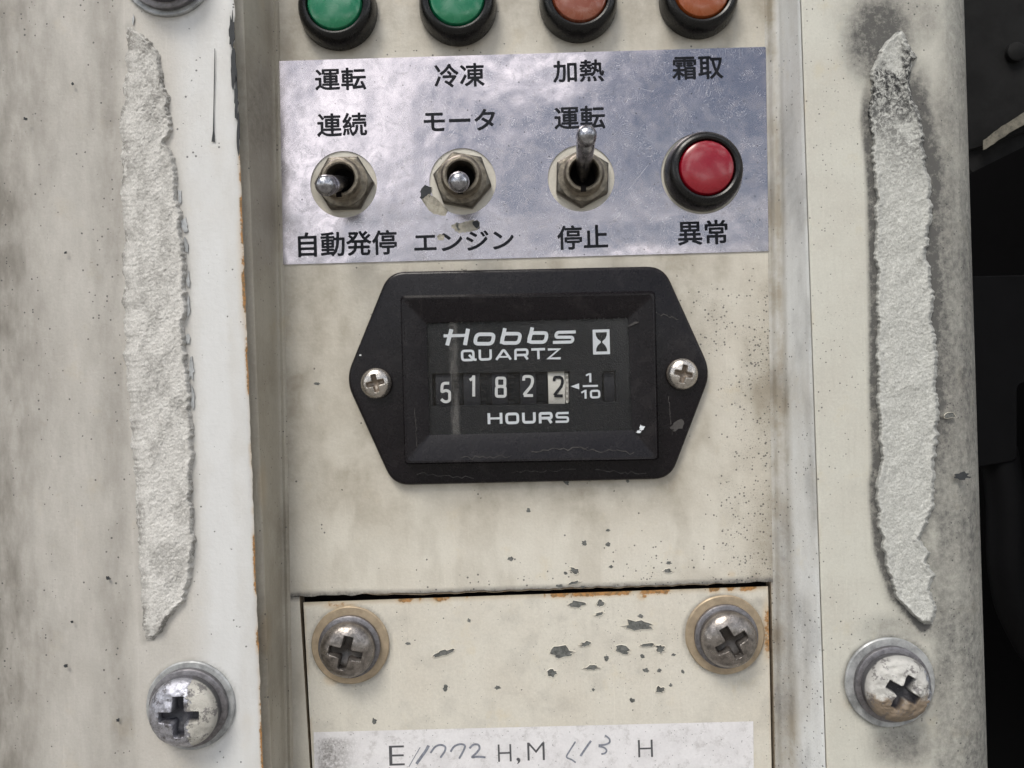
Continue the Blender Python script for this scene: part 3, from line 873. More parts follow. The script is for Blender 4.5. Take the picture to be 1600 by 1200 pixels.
# ---- foam strips
def foam(name, label, left, right, h0, thick, mat, seed, rough_, grime_fn):
    base = L(np.mean([p[0] for p in left + right]), 500, h0)
    vs = np.arange(left[0][1], left[-1][1] + 1, 1.25)
    lu = np.interp(vs, [p[1] for p in left], [p[0] for p in left]); ru_ = np.interp(vs, [p[1] for p in right], [p[0] for p in right])
    lu = lu - (fbm(vs * 0.045, vs * 0, seed, 3) - 0.5) * 11 - (vnoise(vs * 0.30, vs * 0, seed + 3) - 0.5) * 2.2
    ru_ = ru_ + (fbm(vs * 0.045, vs * 0 + 9, seed, 3) - 0.5) * 12 + (vnoise(vs * 0.30, vs * 0, seed + 5) - 0.5) * 3.0
    n = 88
    s = np.linspace(0, 1, n)[None, :]
    U = lu[:, None] * (1 - s) + ru_[:, None] * s
    Vv = np.repeat(vs[:, None], n, 1)
    edge = np.minimum(s, 1 - s) * (ru_ - lu)[:, None]
    ends = np.minimum(Vv - vs[0], vs[-1] - Vv)
    e = np.minimum(edge, ends)
    prof = smooth(0, 9 if seed == 11 else 6, e) * (smooth(-4, 26, s * (ru_ - lu)[:, None]) if seed == 11 else 1.0)
    H = h0 + prof * thick * (0.55 + 0.6 * fbm(U * 0.035, Vv * 0.02, seed + 1)) + prof * (3.0 * (fbm(U * 0.05 + Vv * 0.02, Vv * 0.035, seed + 2, 3) - 0.5) + 1.5 * (fbm(U * 0.22 - Vv * 0.10, Vv * 0.30 + U * 0.12, seed + 7, 3) - 0.5) * rough_ + 1.0 * (vnoise(U * 0.8, Vv * 0.8, seed + 8) - 0.5)) \
        + prof * 2.0 * smooth(16, 6, e)
    H = np.where((s == 0) | (s == 1), h0 - 3, H)
    gr = grime_fn(U, Vv, e)
    b = MB()
    b.grid(La(U, Vv, H)[::-1], 0, grime=gr[::-1])
    return b.build(name, mat, None, base, smooth_angle=0 or 80, label=label, cat='foam strip', group='torn foam seal strips')


foam('foam_strip', 'pale cream torn foam seal strip glued down the left cover', FL_L, FL_R, H_COVER + 1.5, 7, M['foam'], 11, 1.0,
     lambda U, V, e: 0.55 * smooth(14, 0, e) + 0.45 * smooth(300, 60, V) * fbm(U * .05, V * .05, 3) + 0.5 * smooth(0.42, 0.7, fbm(U * .05, V * .03, 5)) + 0.35 * smooth(930, 1000, V))
foam('foam_strip', 'grey torn foam seal strip with sooty black surround on the right flange', FR_L, FR_R, H_FLANGE + 3, 8, M['foam_grey'], 23, 0.7,
     lambda U, V, e: np.clip(0.35 * smooth(7, 0, e) + 1.0 * smooth(330, 90, V) * smooth(0.3, 0.55, fbm(U * .05, V * .05, 3)) + 0.12, 0, 1))

# ---- access plate
ap = thing('access_plate', 'cream painted access plate with chipped paint and rusty top edge', 'plate', L(840, 1100, 2))
AB = L(840, 1100, 2)
AL = lambda v: 474 + (v - 941) * 0.055
AR = lambda v: 1200 + (v - 916) * 0.020
ATv = lambda u: 941 + (u - 474) * (916 - 941) / (1200 - 474)


def ap_attrs(U, V):
    n = fbm(U * 0.03, V * 0.03, 77)
    t = V - ATv(U)
    ru = smooth(12, 0, t) * (0.34 + 0.75 * smooth(0.42, 0.62, fbm(U * 0.035, U * 0 + 2, 78)))
    ru = np.maximum(ru, 0.75 * smooth(16, 0, AR(V) - U) * blob(U, V, 1200, 985, 60, 65)); ru = np.maximum(ru, 0.35 * smooth(6, 0, U - AL(V)) * smooth(0.4, 0.6, n))
    ru = np.maximum(ru, 0.40 * blob(U, V, 518, 1062, 20, 14)); ru = np.maximum(ru, 0.5 * blob(U, V, 530, 946, 40, 10)); ru = np.maximum(ru, 0.6 * blob(U, V, 1003, 930, 12, 12))
    ru = np.maximum(ru, 0.3 * smooth(4, 0, AR(V) - U))
    sp = 0.08 + 0.28 * blob(U, V, 960, 1010, 160, 110) + 0.15 * smooth(0.5, 0.8, n)
    gr = 0.45 * smooth(6, 0, t) + 0.15 * smooth(0.5, 0.8, n) + 0.35 * blob(U, V, 1185, 945, 18, 18)
    gr = np.maximum(gr, 0.6 * np.maximum(ring(U, V, 548, 1008, 62, 6), ring(U, V, 1132, 992, 63, 6)))
    return dict(rust=ru, speck=sp, grime=gr)
b = MB()
s = np.linspace(0, 1, 180)[None, :]; vs = np.concatenate([np.linspace(0, 1, 160)])[:, None]
Ub = (1 - s) * 474 + s * 1200
V = ATv(Ub) * (1 - vs) + V1 * vs
U = (1 - s) * AL(V) + s * AR(V)
Hh = 2.0 + 0 * U
U2 = np.concatenate([U[:1], U]); V2 = np.concatenate([V[:1], V]); H2 = np.concatenate([Hh[:1] - 12, Hh])
at = ap_attrs(U2, V2); 
U3 = np.concatenate([U2[:, :1], U2, U2[:, -1:]], 1); V3 = np.concatenate([V2[:, :1], V2, V2[:, -1:]], 1)
H3 = np.concatenate([H2[:, :1] * 0 - 10, H2, H2[:, -1:] * 0 - 10], 1)
at = ap_attrs(U3, V3)
b.grid(La(U3, V3, H3)[::-1], 0, **{k: a[::-1] for k, a in at.items()})
b.build('plate_sheet', M['cream'], ap, AB)
CH = [(900, 945, 30, 10, 0), (938, 944, 12, 10, 0), (936, 960, 12, 7, .3), (1001, 963, 9, 6, 0), (997, 978, 46, 18, 0), (878, 1021, 34, 18, 0), (915, 1007, 18, 8, .2), (972, 1017, 24, 13, -.3),
      (1012, 1008, 22, 7, 0), (1032, 1015, 14, 13, -.6), (948, 1029, 8, 10, 0), (862, 1053, 15, 12, 0), (925, 1044, 24, 7, 0), (1009, 1048, 10, 8, 0), (1030, 1048, 8, 8, 0), (1031, 1079, 16, 11, 0),
      (927, 1078, 5, 5, 0), (988, 1095, 9, 7, 0), (1048, 1071, 6, 5, 0), (1004, 1026, 7, 6, 0), (693, 1021, 34, 10, .27), (696, 1076, 8, 9, 0), (777, 1075, 10, 6, 0), (585, 1127, 8, 10, .5), (637, 1006, 9, 4, 0), (733, 970, 6, 6, 0),
      (1067, 1050, 6, 6, 0), (1052, 1023, 7, 5, 0)]
for i, (u, v, w, hh, rt) in enumerate(CH):
    chip(u, v, w, hh, 2.35, ap, AB, 300 + i, rt)
CP = [(826, 798, 7, 6, 0), (913, 849, 8, 8, 0), (950, 829, 7, 4, 0), (950, 851, 7, 6, 0), (955, 886, 8, 5, 0), (1043, 892, 14, 7, 0), (897, 893, 14, 10, -.7), (884, 896, 6, 5, 0), (874, 916, 11, 5, 0),
      (896, 911, 20, 5, .2), (911, 917, 7, 4, 0), (798, 874, 9, 7, 0), (495, 600, 10, 5, 0), (1045, 880, 9, 5, 0), (885, 755, 9, 6, -.4), (981, 752, 5, 6, 0)]
for i, (u, v, w, hh, rt) in enumerate(CP):
    chip(u, v, w, hh, 0.35, housing, HB, 400 + i, rt)
for i, (u, v, w, hh) in enumerate([(1504, 744, 24, 12), (1484, 650, 24, 8)]):
    chip(u, v, w, hh, H_FLANGE + 3.0, housing, HB, 450 + i, 0, 'tar' if i == 0 else 'chip')

# ---- sticker with its print and handwriting
st = thing('hours_sticker', 'white vinyl service sticker with printed E, H, M, H and pencilled figures', 'sticker', L(835, 1170, 2.6))
SB = L(835, 1170, 2.6)
b = MB()
s = np.linspace(0, 1, 90)[None, :]; t = np.linspace(0, 1, 40)[:, None]
U = (1 - t) * ((1 - s) * 490 + s * 1177) + t * ((1 - s) * 497 + s * 1180)
V = (1 - t) * ((1 - s) * 1144 + s * 1127) + t * 1440
gr = 0.9 * smooth(0, 6, (U - 495)) * smooth(575, 515, U + (V - 1150) * 0.1) * smooth(1152, 1162, V - (U - 500) * -0.09) + 0.12
b.grid(La(U, V, 2.9 + 0 * U)[::-1], 0, grime=gr[::-1])
b.build('sticker_sheet', M['sticker'], st, SB)
for t_, bx in (('E', (608, 1165, 632, 1196)), ('H', (778, 1163, 799, 1190)), ('M', (824, 1160, 851, 1188)), ('H', (997, 1156, 1020, 1183))):
    text_part(t_, bx, 3.2, M['print'], st, base=SB, rot=0.0, bold=-0.012)
text_part(',', (807, 1184, 813, 1194), 3.2, M['print'], st, base=SB)
Z1 = lambda x, y: L(440 + x / 3.75, 880 + y / 3.75, 3.2)
Z2 = lambda x, y: L(820 + x / 3.75, 880 + y / 3.75, 3.2)
b = MB()
hw = [(Z1, [(862, 1068), (845, 1100), (815, 1140), (790, 1176)], 4.4), (Z1, [(812, 1078), (770, 1150), (745, 1195)], 1.2), (Z1, [(872, 1112), (900, 1072), (935, 1062), (962, 1075), (958, 1100), (930, 1140)], 3.0),
      (Z1, [(990, 1105), (1010, 1070), (1050, 1058), (1078, 1066), (1068, 1095), (1040, 1145)], 3.0), (Z1, [(1100, 1085), (1125, 1060), (1155, 1062), (1162, 1085), (1140, 1115), (1108, 1140), (1150, 1132), (1195, 1138)], 3.2),
      (Z2, [(297, 1045), (265, 1095), (238, 1138), (275, 1150), (298, 1168)], 2.4), (Z2, [(388, 1040), (352, 1090), (326, 1130)], 3.2), (Z2, [(470, 1008), (498, 1030), (498, 1052), (470, 1064), (432, 1066)], 2.8),
      (Z2, [(432, 1072), (468, 1080), (482, 1098), (470, 1114), (448, 1118)], 2.6)]
for k, (fn, pts, w) in enumerate(hw):
    pp = [fn(*q) for q in pts]
    pp = round_path(pp, 6, closed=False, seg=5)
    b.ribbon(pp, w, 3.2 + 0.03 * k)
b.build('handwriting', M['pencil'], st, SB, smooth_angle=0)

# ---- label plate
HP = 1.8
lp = thing('label_plate', 'bluish brushed aluminium label plate with black Japanese switch names', 'label plate', L(815, 240, HP))
PB = L(815, 240, HP)
corners = [L(431.5, 95.5, HP), L(1196.5, 73, HP), L(1201, 392.5, HP), L(440, 413.5, HP)]
outer = ccw(round_path(corners, 2, seg=2))
SW = [(537, 288), (723, 283.5), (908, 278.5)]
LAMP = (1096.5, 271)
holes = [[tuple(q) for q in ccw(circle(L(u, v, HP), 52))][::-1] for u, v in SW] + [[tuple(q) for q in ccw(circle(L(*LAMP, HP), 63.5))][::-1]]
b = MB()
b.holed([tuple(q) for q in outer], holes, HP, -0.5)
b.build('metal_sheet', M['alu'], lp, PB, smooth_angle=0)
TX = [('運転', (492, 106, 572, 141)), ('連続', (495, 176.5, 573.5, 213)), ('冷凍', (678.5, 99, 757, 136)), ('モータ', (662, 171, 774, 205)), ('加熱', (864, 93.5, 944, 128)),
      ('運転', (866, 165.5, 945.6, 202)), ('霜取', (1050, 88, 1130, 124)), ('自動発停', (465.5, 361, 620, 400)), ('エンジン', (647, 361, 803, 392)), ('停止', (870.6, 351.5, 950, 389.5)), ('異常', (1059, 344, 1137, 382.5))]
for t_, bx in TX:
    text_part(t_, bx, HP + 0.35, M['ink'], lp, base=PB, fat=0.75)
# torn spots where the sheet is broken through
TS = [([(674, 292), (664, 289), (657, 296), (656, 309), (661, 313), (665, 306), (672, 308)], 'tar'), ([(672, 303), (664, 307), (660, 312), (668, 326), (679, 336), (695, 336), (700, 328), (686, 314)], 'bayp'),
      ([(706, 353), (714, 347), (720, 350), (728, 346), (738, 344), (748, 345), (750, 352), (745, 360), (733, 362), (720, 364), (712, 362)], 'bayp'), ([(738, 346), (745, 344), (750, 350), (748, 358), (742, 356)], 'tar'),
      ([(682, 370), (688, 365), (695, 368), (694, 374), (686, 376)], 'bayp'), ([(712, 348), (717, 349), (718, 360), (713, 358)], 'chip')]
for k, (pl, m_) in enumerate(TS):
    q = []
    for i_ in range(len(pl)):
        (ua, va), (ub, vb) = pl[i_], pl[(i_ + 1) % len(pl)]
        for t_ in (0, 0.25, 0.5, 0.75):
            rj = random.Random(k * 100 + i_ * 10 + int(t_ * 4))
            q.append(L(ua + (ub - ua) * t_ + rj.uniform(-1.3, 1.3), va + (vb - va) * t_ + rj.uniform(-1.3, 1.3), HP))
    q = ccw(q)
    b = MB(); b.rings([at_h(q, HP - 0.3), at_h(q, HP + 0.5 + 0.1 * k), at_h(inset(q, 1.2), HP + 0.25 + 0.1 * k)])
    b.build('torn_spot', M[m_], lp, PB, smooth_angle=0)

# ---- toggle switches
def toggle(label, u, v, hex_rot, tilt, cx=0, cy=0, side=0.0, group='toggle switches on the label plate'):
    p = L(u + cx, v + cy, 0)
    t = thing('toggle_switch', label, 'switch', p, 0, group)
    # hex nut
    b = MB()
    def hexr(r, h, rot=hex_rot):
        pts = [(r * math.cos(rot + k * math.pi / 3), r * math.sin(rot + k * math.pi / 3)) for k in range(6)]
        return at_h(round_path(pts, 1.2, seg=2), h)
    m = 6 * 3
    def circ(r, h):
        out = []
        for k in range(6):
            for j in (-1, 0, 1):
                a = hex_rot + k * math.pi / 3 + j * 0.10
                out.append((r * math.cos(a), r * math.sin(a), h))
        return out
    b.rings([hexr(45.5, 0.3), hexr(46, 2), hexr(46, 13), hexr(44, 15.5), circ(39.5, 17), circ(31, 17)], cap_last=False)
    b.build('nut', M['nut'], t)
    b = MB()
    pr = [(38, 16.5), (38, 19.5), (34, 20)]
    for k in range(5):
        h_ = 20 + k * 3.6
        pr += [(31.0, h_), (28.4, h_ + 1.7), (31.0, h_ + 3.3)]
    pr += [(29.5, 40), (27.5, 42.5), (24, 43), (22, 41), (21.5, 36), (20, 12), (0.5, 11)]
    b.lathe(pr, 64, wob=0.01, seed=int(u))
    b.build('bushing', M['bush'], t)
    b = MB(); b.lathe([(20, 13), (0.3, 12.5)], 32); b.build('throat', M['hole'], t)
    b = MB()
    x0 = -2
    bx = [(x0 - 4, -29, 36), (x0 + 4, -29, 36), (x0 + 4, -21, 36), (x0 - 4, -21, 36)]
    b.rings([bx, [(q[0], q[1], 43.6) for q in bx]]); b.build('key_notch', M['hole'], t)
    # lever
    b = MB()
    prof = [(9.5, 8), (10.5, 24), (12.2, 50), (13.6, 78), (13.9, 88), (12.9, 90.5), (13.2, 92.5), (14.8, 96), (15.2, 101), (14.4, 106), (12.2, 110.5), (8.5, 113.6), (4.2, 115.2), (0.4, 115.6)]
    prof = np.array(prof)
    tt = np.linspace(0, 2 * math.pi, 40, endpoint=False)
    X = prof[:, 0][:, None] * np.cos(tt); Y = prof[:, 0][:, None] * np.sin(tt); Hh_ = np.repeat(prof[:, 1][:, None], 40, 1)
    ca, sa = math.cos(tilt), math.sin(tilt)
    piv = 14
    Y2 = Y * ca + (Hh_ - piv) * sa; H2_ = piv + (Hh_ - piv) * ca - Y * sa
    X = X - (H2_ - piv) * side
    b.grid(np.stack([X, Y2, H2_], -1), 0, wrap=True)
    b.build('lever', M['lever'], t)
    return t


toggle('leftmost toggle switch, lever thrown down, between 連続 and 自動発停', 537, 288, R(0), R(-17), 3.0, 0.5, 0.10)
toggle('middle toggle switch, lever end facing the viewer, between モータ and エンジン', 723, 283.5, R(-12), R(-17), 0, 0.5)
toggle('toggle switch with its worn lever thrown up towards 運転, above 停止', 908, 278.5, R(90 - 3), R(27), 1.0, 2.0)

# ---- indicator lamps
def lamp(label, u, v, lensm, group=None):
    p = L(u, v, 0)
    t = thing('indicator_lamp', label, 'indicator lamp', p, 0, group)
    b = MB()
    b.lathe([(60, 0.2), (60.5, 3), (59.5, 14), (58, 24), (55, 31), (51, 35), (47, 36), (44, 34.5), (42.5, 31), (42, 24)], 96)
    b.build('bezel', M['rubber'], t)
    b = MB()
    b.lathe([(42.2, 24), (41.5, 32), (39.5, 35.5), (35, 37.5), (25, 39.5), (12, 40.6), (0.4, 41)], 80)
    b.build('lens', M[lensm], t)
    return t


TG = 'indicator lamps along the top edge'
lamp('green round lamp in a black bezel above the left 運転, the leftmost of the top row', 530, 20, 'green', TG)
lamp('green round lamp in a black bezel above 冷凍, second of the top row', 716, 13, 'green', TG)
lamp('faded brownish orange round lamp in a black bezel above 加熱', 903, 8, 'orange_dull', TG)
lamp('brighter orange round lamp in a black bezel above 霜取', 1089, 2, 'orange', TG)
lamp('single dark red round warning lamp in a black bezel above 異常', 1096.5, 271, 'red')

# ---- screws
def head_field(r0, h0, hh, cross, seed, rot, dmg=0.0, arm=None, wid=None, depth=None, flat=0.35):
    """domed pan head with a cross recess as one height field; returns grid"""
    arm = arm or cross; wid = wid or cross * 0.27; depth = depth or cross * 0.8
    nr, na = 64, 128
    rr = np.concatenate([np.linspace(0.4, r0 * 0.99, nr), [r0, r0, r0 * 0.985]])
    th = np.linspace(0, 2 * math.pi, na, endpoint=False)
    X = rr[:, None] * np.cos(th); Y = rr[:, None] * np.sin(th)
    q = np.clip(rr / r0, 0, 1)
    dome = hh * (flat + (1 - flat) * np.sqrt(np.clip(1 - q ** 2.4, 0, 1)))
    H = np.repeat(dome[:, None], na, 1)
    H[-2] = hh * flat * 0.55; H[-1] = 0
    cr, sr = math.cos(-rot), math.sin(-rot)
    x = X * cr - Y * sr; y = X * sr + Y * cr
    def bar(x, y):
        w_ = wid * (1.0 - 0.12 * np.clip(np.abs(x) / arm, 0, 1))
        return smooth(arm + 1.2, arm - 1.2, np.abs(x)) * smooth(w_ + 1.3, w_ - 1.3, np.abs(y))
    m_ = np.maximum(bar(x, y), bar(y, x))
    m_ = np.maximum(m_, smooth(wid * 1.75, wid * 1.45, np.hypot(x, y)))
    rad = np.hypot(x, y)
    dd = depth * (0.55 + 0.45 * smooth(arm, 0, rad))
    top = np.arange(len(rr)) < nr
    Hc = H - m_ * dd * top[:, None]
    if dmg:
        Hc = Hc + dmg * (fbm(X * 0.09 + seed, Y * 0.09, seed, 4) - 0.55) * top[:, None] * (1 - m_ * 0.5)
    gr_ = np.clip(m_ * 1.3 * top[:, None] + (np.arange(len(rr)) >= nr)[:, None] * 0.6 + 0.35 * smooth(0.86, 1.0, q)[:, None], 0, 1)  # dirt in recess and rim, plus occlusion shade painted in
    return np.stack([X, Y, h0 + Hc], -1)[::-1], gr_[::-1]


def screw(label, u, v, h0, wr, hr, hh, cross, rot, wm, hm, seed, spring=True, dmg=0.5, group=None, cat='screw', hshift=(0, 0), name='screw'):
    p = L(u, v, h0)
    t = thing(name, label, cat, p, 0, group)
    z = 0.0
    if wr:
        b = MB(); b.lathe([(wr, 0.2), (wr, 3.0), (wr - 1.5, 4.6), (hr * 1.02, 5.0), (hr * 0.6, 5.0)], 96, wob=0.012, seed=seed); b.build('washer', M[wm], t)
        z = 4.8
        if spring:
            b = MB(); b.lathe([(hr * 1.10, z), (hr * 1.14, z + 1.2), (hr * 1.14, z + 8), (hr * 1.09, z + 9.4), (hr * 0.7, z + 9.5)], 72, wob=0.01, seed=seed + 1)
            b.build('spring_washer', M['steel_dk'], t); z += 9.2
    hf_, hg_ = head_field(hr, z, hh, cross, seed, rot, dmg)
    b = MB(); b.grid(hf_, 0, wrap=True, grime=hg_)
    b.build('screw_head', M[hm], t, smooth_angle=50)
    return t


SG = 'mounting screws of the hour meter'
screw('small shiny cross-head screw in the left ear of the hour meter', 588.5, 599, 13.5, 0, 23.5, 17, 13.5, R(12), None, 'meter_steel', 3, False, 0.6, SG)
screw('small cross-head screw with tan dirt in its slot, right ear of the hour meter', 1065, 584.5, 13.5, 0, 24.0, 17, 13.5, R(-14), None, 'meter_steel', 4, False, 0.6, SG)
PG = 'pan head screws of the access plate'
screw('bronze-tinted pan head screw with tan washer at the top left corner of the access plate', 548, 1007, 2, 60.5, 42, 31, 25, R(-14), 'brass', 'steel', 5, True, 1.2, PG)
screw('pan head screw with brown rimmed washer at the top right corner of the access plate', 1132, 991, 2, 61.5, 43, 31, 25, R(28), 'brass', 'steel', 6, True, 1.2, PG)
CG = 'large washered screws of the outer sheets'
screw('half painted cross-head screw with blue-grey washer low on the left cover', 299, 1101, H_COVER + 1, 69 * 0.907, 48, 32, 27, R(0), 'greyw', 'half_l', 7, True, 4.0, CG)
screw('battered cross-head screw with peeling paint low on the right flange', 1389, 1065, H_FLANGE + 3, 70 * 0.94, 48, 32, 25, R(-32), 'greyw', 'half_r', 8, True, 8.0, CG)
screw('washered screw cut off by the top edge above the left foam strip', 263, -46, H_COVER + 1, 73 * 0.907, 52, 32, 24, R(20), 'greyw', 'half_l', 9, True, 3.0, CG)

# ---- hour meter
hm = thing('hour_meter', 'black Hobbs Quartz hour meter reading 51822 with hexagonal flange', 'hour meter', L(826, 588, 0))
MBs = L(826, 588, 0)
hexc = [(607, 424.5), (1037, 415.5), (1112, 581), (1048, 748.5), (614, 758.5), (539, 593)]
op = ccw(round_path([L(u, v, 12) for u, v in hexc], 26, seg=8))
b = MB()
b.rings([at_h(inset(op, 1), 0.3), at_h(op, 2), at_h(op, 8.5), at_h(inset(op, 1.0), 11.5), at_h(inset(op, 3.2), 13.3), at_h(inset(op, 6), 13.8)])
b.build('flange', M['meter'], hm, MBs, smooth_angle=40)
# raised frame sloping in to the window
def rr(c4, h, r, seg=5): return at_h(ccw(round_path([L(u, v, h) for u, v in c4], r, seg=seg)), h)
base4 = [(626, 463), (1023, 455), (1029, 718), (633, 725)]
rim4 = [(632.5, 470.5), (1017, 463), (1022, 712), (638.5, 718.5)]
win4 = [(666, 504.5), (981.5, 496.5), (987.5, 672), (671, 680)]
def scale4(c4, d):
    cx = sum(p[0] for p in c4) / 4; cy = sum(p[1] for p in c4) / 4
    return [(p[0] + math.copysign(d, p[0] - cx), p[1] + math.copysign(d, p[1] - cy)) for p in c4]
b = MB()
b.rings([rr(base4, 13, 8), rr(scale4(base4, -0.8), 15, 8), rr(scale4(rim4, 1.5), 33, 8), rr(rim4, 37.5, 7), rr(scale4(rim4, -2), 39.6, 7), rr(scale4(rim4, -5), 39.8, 6), rr(scale4(win4, 3), 33.5, 3), rr(win4, 32.5, 2), rr(scale4(win4, -0.6), 26.2, 2)], cap_last=False)
b.build('bezel', M['meter'], hm, MBs, smooth_angle=32)
Zm = lambda x, y, h=27.0: L(640 + x / 4.324, 480 + y / 4.324, h)
HF = 26.5
slot = [Zm(148, 447, HF), Zm(1082, 433, HF), Zm(1084, 655, HF), Zm(155, 668, HF)]
slot2 = [Zm(1298, 430, HF), Zm(1392, 428, HF), Zm(1396, 638, HF), Zm(1302, 641, HF)]
b = MB()
fo = [tuple(q[:2]) for q in rr(scale4(win4, 1.0), HF, 2)]
b.holed(fo, [[tuple(q[:2]) for q in ccw(slot)][::-1], [tuple(q[:2]) for q in ccw(slot2)][::-1]], HF, 14.5)
b.build('dial_face', M['dial'], hm, MBs, smooth_angle=0)
b = MB(); b.rings([at_h(ccw([Zm(100, 400), Zm(1450, 400), Zm(1450, 700), Zm(100, 700)]), 14.2), at_h(ccw([Zm(101, 401), Zm(1449, 401), Zm(1449, 699), Zm(101, 699)]), 14.8)])
b.build('slot_floor', M['hole'], hm, MBs, smooth_angle=0)


def arc_strip(b, x0, x1, yc, half, hf, rad, mi=0, n=14):
    """front of a number wheel: strip between x0 and x1 (zoom coordinates), bulging to height hf"""
    P = []
    for k in range(n + 1):
        t = (k / n * 2 - 1) * half
        h_ = hf - (rad - math.sqrt(max(rad * rad - t * t, 0)))
        c0 = Zm(x0, yc, HF) ; c1 = Zm(x1, yc, HF)
        P.append([(c0[0], c0[1] + t, h_), (c1[0], c1[1] + t, h_)])
    P = np.array(P)
    b.grid(P, mi)
    for e in (0, 1):
        side = P[:, e].copy(); low = side.copy(); low[:, 2] = 14.9
        b.grid(np.stack([side, low] if e else [low, side], 1)[::1], mi)


DIG = {'5': [([(0.95, 0), (0.12, 0), (0.06, 0.50), (0.5, 0.38), (1, 0.46), (1, 0.98), (0.4, 1.04), (0, 0.88)], 22)],
       '1': [([(0.05, 0.20), (0.55, 0.10), (0.72, 0.0)], 6), ([(0.72, -0.05), (0.72, 1.05)], 0)],
       '8': [([(0.5, 0), (0.98, 0.0), (0.98, 0.44), (0.5, 0.46), (0.02, 0.44), (0.02, 0.0), (0.52, 0.0)], 24), ([(0.5, 0.46), (1.03, 0.48), (1.03, 1.0), (0.5, 1.0), (-0.03, 1.0), (-0.03, 0.48), (0.52, 0.46)], 24)],
       '2': [([(0.0, 0.22), (0.02, 0), (1.0, 0), (1.0, 0.42), (0.1, 0.92)], 26), ([(0.02, 1.0), (1.05, 1.0)], 0), ([(0.9, 0.48), (0.02, 0.98)], 0)]}
wheels = [('5', 176, 284, 206, 278, 506, 644, 559), ('1', 364, 474, 397, 452, 460, 604, 555), ('8', 555, 662, 580, 652, 471, 610, 551), ('2', 748, 856, 763, 838, 460, 604, 547), ('2', 938, 1050, 969, 1040, 465, 606, 543)]
for k, (ch, wx0, wx1, dx0, dx1, dy0, dy1, yc) in enumerate(wheels):
    b = MB(); arc_strip(b, wx0, wx1, yc, 25.0, 24.0, 62)
    w = b.build('number_wheel', M['ivory' if k == 4 else 'wheel'], hm, MBs, smooth_angle=40, label='ivory tenths wheel with a black figure' if k == 4 else None)
    # pinion hub between wheels, with teeth
    b = MB()
    xr = (wheels[k + 1][1] - 8) if k < 4 else 1078
    arc_strip(b, wx1 + 4, xr, yc, 24, 18.5, 70)
    for j in range(6):
        y_ = yc - 92 + j * 36 + (k % 2) * 8
        q = [Zm(wx1 + 10, y_, HF), Zm(min(wx1 + 46, xr - 4), y_, HF), Zm(min(wx1 + 46, xr - 4), y_ + 18, HF), Zm(wx1 + 10, y_ + 18, HF)]
        q = ccw(q); b.rings([at_h(q, 15.5), at_h(q, 20.8), at_h(inset(q, 0.5), 21.2)])
    b.build('carry_gear', M['gear'] if k < 4 else M['ivory'], hm, MBs, smooth_angle=40)
    c0 = (640 + dx0 / 4.324, 480 + dy0 / 4.324, 640 + dx1 / 4.324, 480 + dy1 / 4.324)
    b = MB()
    for j, (pts, r_) in enumerate(DIG[ch]):
        wd, hd = dx1 - dx0 - 15, dy1 - dy0 - 15
        p = [Zm(dx0 + 7.5 + x * wd, dy0 + 7.5 + y * hd, 24.6) for x, y in pts]
        p = round_path(p, r_ / 4.324, False, 5)
        b.ribbon(p, 19 / 4.324, 24.5 + 0.05 * j)
    b.build('figure', M['ink'] if k == 4 else M['digit'], w, MBs, smooth_angle=0)
b = MB(); arc_strip(b, 1318, 1388, 538, 23, 19, 62); b.build('spare_wheel', M['wheel'], hm, MBs, smooth_angle=40)

# print on the dial
def shear_o(x0, x1, y0, y1, sk=0.22, r=24):
    yc = (y0 + y1) / 2
    f = lambda x, y: (x + (yc - y) * sk, y)
    return [f(x0, y0), f(x1, y0), f(x1, y1), f(x0, y1)]
def glyphs(name, strokes, w, hgt=HF + 0.35, fn=Zm):
    b = MB()
    for k, s_ in enumerate(strokes):
        pts, r_, closed = s_[0], s_[1], s_[2]
        ww = s_[3] if len(s_) > 3 else w
        p = [fn(x, y, HF) for x, y in pts]
        if r_: p = round_path(p, r_ / 4.324, closed, 5)
        b.ribbon(p, ww / 4.324, hgt + 0.04 * k, closed)
    return b.build(name, M['white'], hm, MBs, smooth_angle=0)
glyphs('lettering', [
    ([(283, 149), (254, 258)], 0, False, 26), ([(395, 146), (374, 256)], 0, False, 26), ([(230, 194), (390, 190)], 0, False, 20),
    (shear_o(446, 565, 183, 247), 26, True, 24),
    ([(644, 142), (621, 247)], 0, False, 24), (shear_o(627, 743, 179, 242), 24, True, 23),
    ([(829, 137), (805, 241)], 0, False, 24), (shear_o(810, 923, 174, 236), 24, True, 23),
    ([(1122, 167), (1000, 170), (988, 185), (990, 203), (1098, 203), (1104, 218), (1094, 235), (968, 238)], 12, False, 20)], 20)
glyphs('lettering', [
    ([(354, 296), (430, 294), (432, 356), (356, 358)], 18, True), ([(402, 322), (430, 352), (452, 356)], 0, False),
    ([(474, 287), (475, 354), (548, 351), (547, 285)], 16, False), ([(586, 356), (630, 292), (640, 292), (684, 353)], 4, False), ([(603, 336), (668, 335)], 0, False, 11),
    ([(716, 356), (715, 288), (790, 286), (796, 300), (794, 322), (722, 324)], 10, False), ([(775, 322), (798, 352)], 0, False),
    ([(822, 286), (915, 283)], 0, False), ([(869, 292), (871, 351)], 0, False), ([(934, 286), (1010, 284), (938, 346), (1020, 345)], 0, False, 15)], 16)
